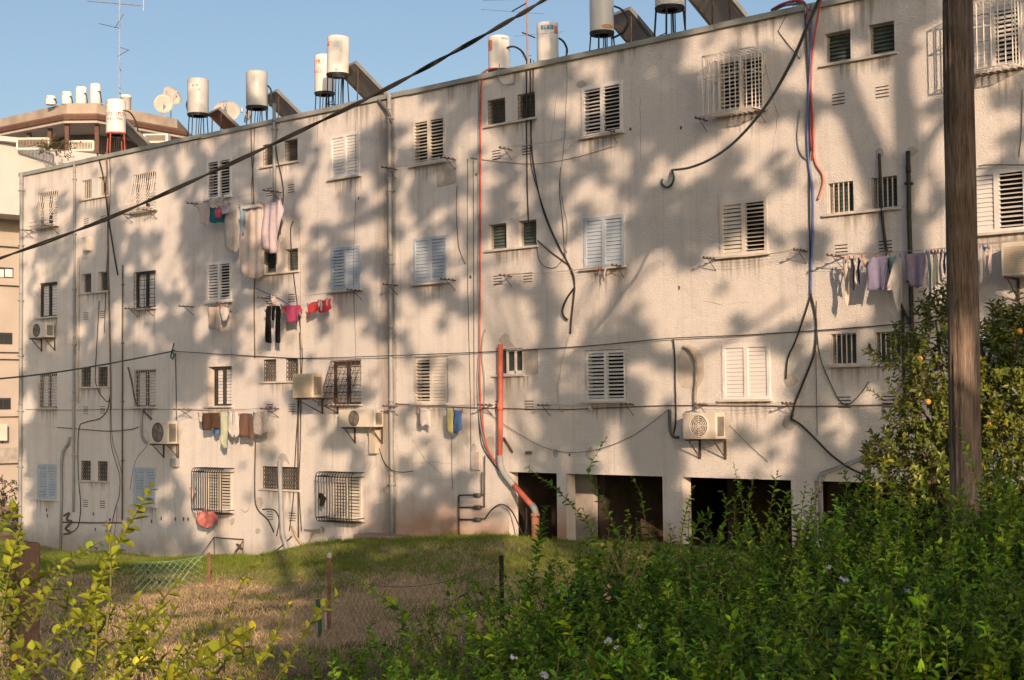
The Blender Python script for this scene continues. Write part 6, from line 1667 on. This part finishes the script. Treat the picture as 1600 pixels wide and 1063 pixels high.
mk = (MG[yi_, xi_]*(1-ax)+MG[yi_, xi_+1]*ax)*(1-ay)+(MG[yi_+1, xi_]*(1-ax)+MG[yi_+1, xi_+1]*ax)*ay
dirs = np.array(tuple(CF))[None]*FPX+np.array(tuple(CR))[None]*(uu-800)[:, None]+np.array(tuple(CU))[None]*(531.5-vv)[:, None]
tw = -CAM.y/dirs[:, 1]
X = np.array(tuple(CAM))[None]+dirs*tw[:, None]
below = X[:, 2] < np.array([Z(0)])-0+np.interp(X[:, 0], [a for a, b in WALLZ], [b for a, b in WALLZ])
# points that fall on the lawn instead of the wall
tg = (Z(-3.4)-CAM.z)/np.where(dirs[:, 2] < -1, dirs[:, 2], -1)
XG = np.array(tuple(CAM))[None]+dirs*tg[:, None]
X = np.where(below[:, None], XG, X)
# evenly spread the candidates over the surface they shade (near and far cells differ in scale)
depth = (X-np.array(tuple(CAM))) @ np.array(tuple(CF))
wgt = (depth/FPX)**2*np.where(below, 3.0, 1.45)
keep = R6.random(n) < np.minimum(1, wgt/np.quantile(wgt, 0.97))
X, mk, uu, vv, below = X[keep], mk[keep], uu[keep], vv[keep], below[keep]
q1 = np.where(below, X[:, 0]*0.7, X[:, 0]); q2 = np.where(below, X[:, 1]+50, X[:, 2]*1.0)
nzv = 0.36*vnoise(q1+q2*0.35, q2-q1*0.25, 0.80, 31)+0.40*vnoise(q1*0.9+q2*0.4, q2-q1*0.3, 0.42, 32)+0.24*vnoise(q1, q2, 0.25, 33)
order = np.argsort(np.argsort(nzv))/len(nzv)          # evenly ranked noise
thr = np.clip((mk/9.0-0.5)*1.25+0.46, 0, 1)
sel = order+R6.normal(0, 0.06, len(order)) < thr
sel &= ~(below & (uu > 760))
X = X[sel]
# thin to the number of leaves that closes the shade
pick = R6.choice(len(X), min(len(X), 90000), replace=False)
us, vs_, ms, bs_ = uu[sel][pick], vv[sel][pick], mk[sel][pick], below[sel][pick]
dense = ((us < 285) & (vs_ > 545)) | bs_
ok_ = dense | (R6.random(len(pick)) < np.where(ms > 6.4, 0.85, 0.55))       # light, open foliage lets some sun through
pick = pick[ok_]; X = X[pick]; bl = bs_[ok_]
S = np.array(tuple(SUN_TRAVEL))
tt = np.full(len(X), 24.0)
for t_ in np.arange(23.5, 11.4, -0.5):
    q_ = X-S[None]*t_-np.array(tuple(CAM))[None]
    az_ = np.degrees(np.arctan2(q_[:, 0], q_[:, 1])); el_ = q_[:, 2]/np.hypot(q_[:, 0], q_[:, 1])
    clear = (az_ > -19) | (az_ < -66) | (np.abs(az_) > 110) | (el_ > 0.34)
    tt = np.where(clear & (tt > t_+0.4) & (tt <= t_+0.6), t_, tt)
tt = np.where(bl, R6.uniform(16.5, 20, len(X)), np.maximum(tt, np.interp(X[:, 0], [-44, -15.5, -14.5, -8], [15.5, 14.5, 11.5, 11.5]))+R6.uniform(0, 2.2, len(X)))
PC = X-S[None]*tt[:, None]
M_TLEAF = attr_mat('tree_leaves', 0.6, 0.12, 0.2)
TREES = [(-9.0,-27.5,'tall street tree shading the far end of the block'),(5.2,-25.5,'tall street tree shading the middle of the block'),(3.0,-18.0,'tall garden tree shading the drain pipe and shutters'),(1.7,-11.0,'tall forked garden tree shading the wall by the pole')]
TC = np.array([(-13.0,-22.0),(-3.5,-20.5),(-1.0,-15.0),(2.5,-11.0)])
near = np.argmin(np.linalg.norm(PC[:, None, :2]-TC[None], axis=2), axis=1)
for i, (tx, ty, lab) in enumerate(TREES):
    b = Vector((tx, ty, ground_z(tx, ty)))
    t = empty('street_tree', b, lab, 'tree', 'tall trees along the street')
    P_ = PC[near == i]
    m_ = len(P_)
    D_ = R6.normal(0, 1, (m_, 3)); D_[:, 2] -= 0.3; N_ = R6.normal(0, 1, (m_, 3))
    L_ = R6.uniform(0.15, 0.30, m_)
    V, F = leaf_geo(P_-np.array(tuple(b))-nrmz(D_)*L_[:, None]*0.5, D_, N_, L_, L_*0.36, DT, DF)
    link('crown', np_mesh('crown', V, F, tints(m_, (0.05, 0.075, 0.02), 0.35, R6, 4), M_TLEAF), t)
    g = MB()
    def back(u, v, tq): return rc(wp(u, v)-SUN_TRAVEL*tq, b)
    if i == 3:
        f0 = back(1402, 345, 11)
        g.tube(spline([(0, 0, -0.3), f0*0.5+Vector((0.1, 0, 0)), f0], 6), 0.42, 12, r2=0.33)
        for pts, r0 in (([(1402,345),(1376,285),(1352,225),(1328,165),(1312,110),(1290,20),(1270,-60)], 0.27), ([(1402,345),(1416,270),(1414,190),(1408,120),(1420,40),(1430,-60)], 0.22), ([(1412,300),(1440,240),(1462,205),(1500,150),(1560,60)], 0.13), ([(1340,195),(1300,170),(1255,150),(1200,150)], 0.10)):
            g.tube(spline([back(u, v, 11) for u, v in pts], 5), r0, 9, r2=r0*0.35)
    else:
        if m_:
            c = P_.mean(0)-np.array(tuple(b)); top = np.quantile(P_[:, 2], 0.9)-b.z
        else: c = np.array([0, 0, 12]); top = 16
        trunk = spline([(0, 0, -0.3), (0.15, 0.1, 3), (c[0]*0.2-0.1, c[1]*0.2, 7), (c[0]*0.7, c[1]*0.6, float(c[2])*0.85), (c[0], c[1], top)], 5)
        g.tube(trunk, 0.34, 11, r2=0.07)
        for k_ in range(26):
            q_ = P_[int(R6.integers(0, m_))]-np.array(tuple(b)) if m_ else c
            s_ = trunk[len(trunk)//2+int(R6.integers(-3, 5))]
            e_ = Vector(q_)
            g.tube(spline([s_, s_.lerp(e_, 0.5)+Vector((0, 0, -0.4)), e_], 4), 0.055, 6, r2=0.015)
    g.build('trunk', M_TWIG, t, smooth=True)
for pts in ([(880,600),(920,520),(960,470),(1040,400)], [(960,470),(1000,380),(1010,300)], [(660,480),(720,430),(800,400)], [(640,330),(700,290),(760,260),(830,240)], [(480,420),(540,360),(600,330)], [(1090,700),(1180,690),(1300,640)], [(1150,340),(1210,290),(1260,230)], [(850,360),(900,290),(930,230)], [(700,560),(690,640),(720,720)], [(940,700),(950,620),(930,560),(945,500)], [(1080,560),(1160,520),(1230,470)], [(740,160),(790,220),(820,300)]):
    q0 = wp(*pts[0])-SUN_TRAVEL*17.5
    i = int(np.argmin(np.linalg.norm(TC-np.array([[q0.x, q0.y]]), axis=1)))
    tr_ = [o for o in COL.objects if o.name.startswith('street_tree') and o.type == 'EMPTY' and o.get('label') == TREES[i][2]][0]
    MB().tube(spline([rc(wp(u, v)-SUN_TRAVEL*17.5, tr_.location) for u, v in pts], 5), 0.085, 7, r2=0.045).build('branch', M_TWIG, tr_, smooth=True)
# low dense tree out of view, added to keep the hedge in shade
R7 = np.random.default_rng(27)
b = Vector((20.4, -35.6, ground_z(20.4, -35.6)))
t = empty('street_tree', b, 'unseen low dense tree added to shade the flowering hedge', 'tree')
m_ = 4600
d_ = nrmz(R7.normal(0, 1, (m_, 3)))*R7.uniform(0.2, 1, (m_, 1))**0.5
P_ = d_*np.array([4.2, 3.6, 3.4])+np.array([0.2, 0.2, 8.4])
L_ = R7.uniform(0.2, 0.32, m_)
V, F = leaf_geo(P_, R7.normal(0, 1, (m_, 3)), R7.normal(0, 1, (m_, 3)), L_, L_*0.36, DT, DF)
link('crown', np_mesh('crown', V, F, tints(m_, (0.05, 0.075, 0.02), 0.35, R7, 4), M_TLEAF), t)
# leaf sprays added to this tree to dapple the pole with shade
PQ = []
for v0, v1, k_ in ((-80,55,0.55),(60,95,0.2),(120,265,0.75),(290,350,0.3),(350,425,0.55),(440,505,0.75),(640,900,1.0)):
    for q_ in range(int((v1-v0)*2.2*k_)):
        PQ.append(np.array(tuple(pd(R7.uniform(1462, 1545), R7.uniform(v0, v1), PD_)-SUN_TRAVEL*R7.uniform(20, 24)-b)))
PQ = np.array(PQ); L_ = R7.uniform(0.2, 0.32, len(PQ))
V, F = leaf_geo(PQ, R7.normal(0, 1, PQ.shape), R7.normal(0, 1, PQ.shape), L_, L_*0.36, DT, DF)
link('pole_shade_sprays', np_mesh('pole_shade_sprays', V, F, tints(len(PQ), (0.05, 0.075, 0.02), 0.35, R7, 4), M_TLEAF), t)
g = MB().tube(spline([(0, 0, -0.3), (0.1, 0.1, 2.5), (0.4, 0.4, 8.3)], 5), 0.24, 10, r2=0.1)
for k_ in range(8):
    e_ = Vector(P_[int(R7.integers(0, m_))]); g.tube([(0.25, 0.25, 5.2+k_*0.3), e_*0.5+Vector((0.2, 0.2, 2.6)), e_], 0.07, 6, r2=0.02)
g.build('trunk', M_TWIG, t, smooth=True)
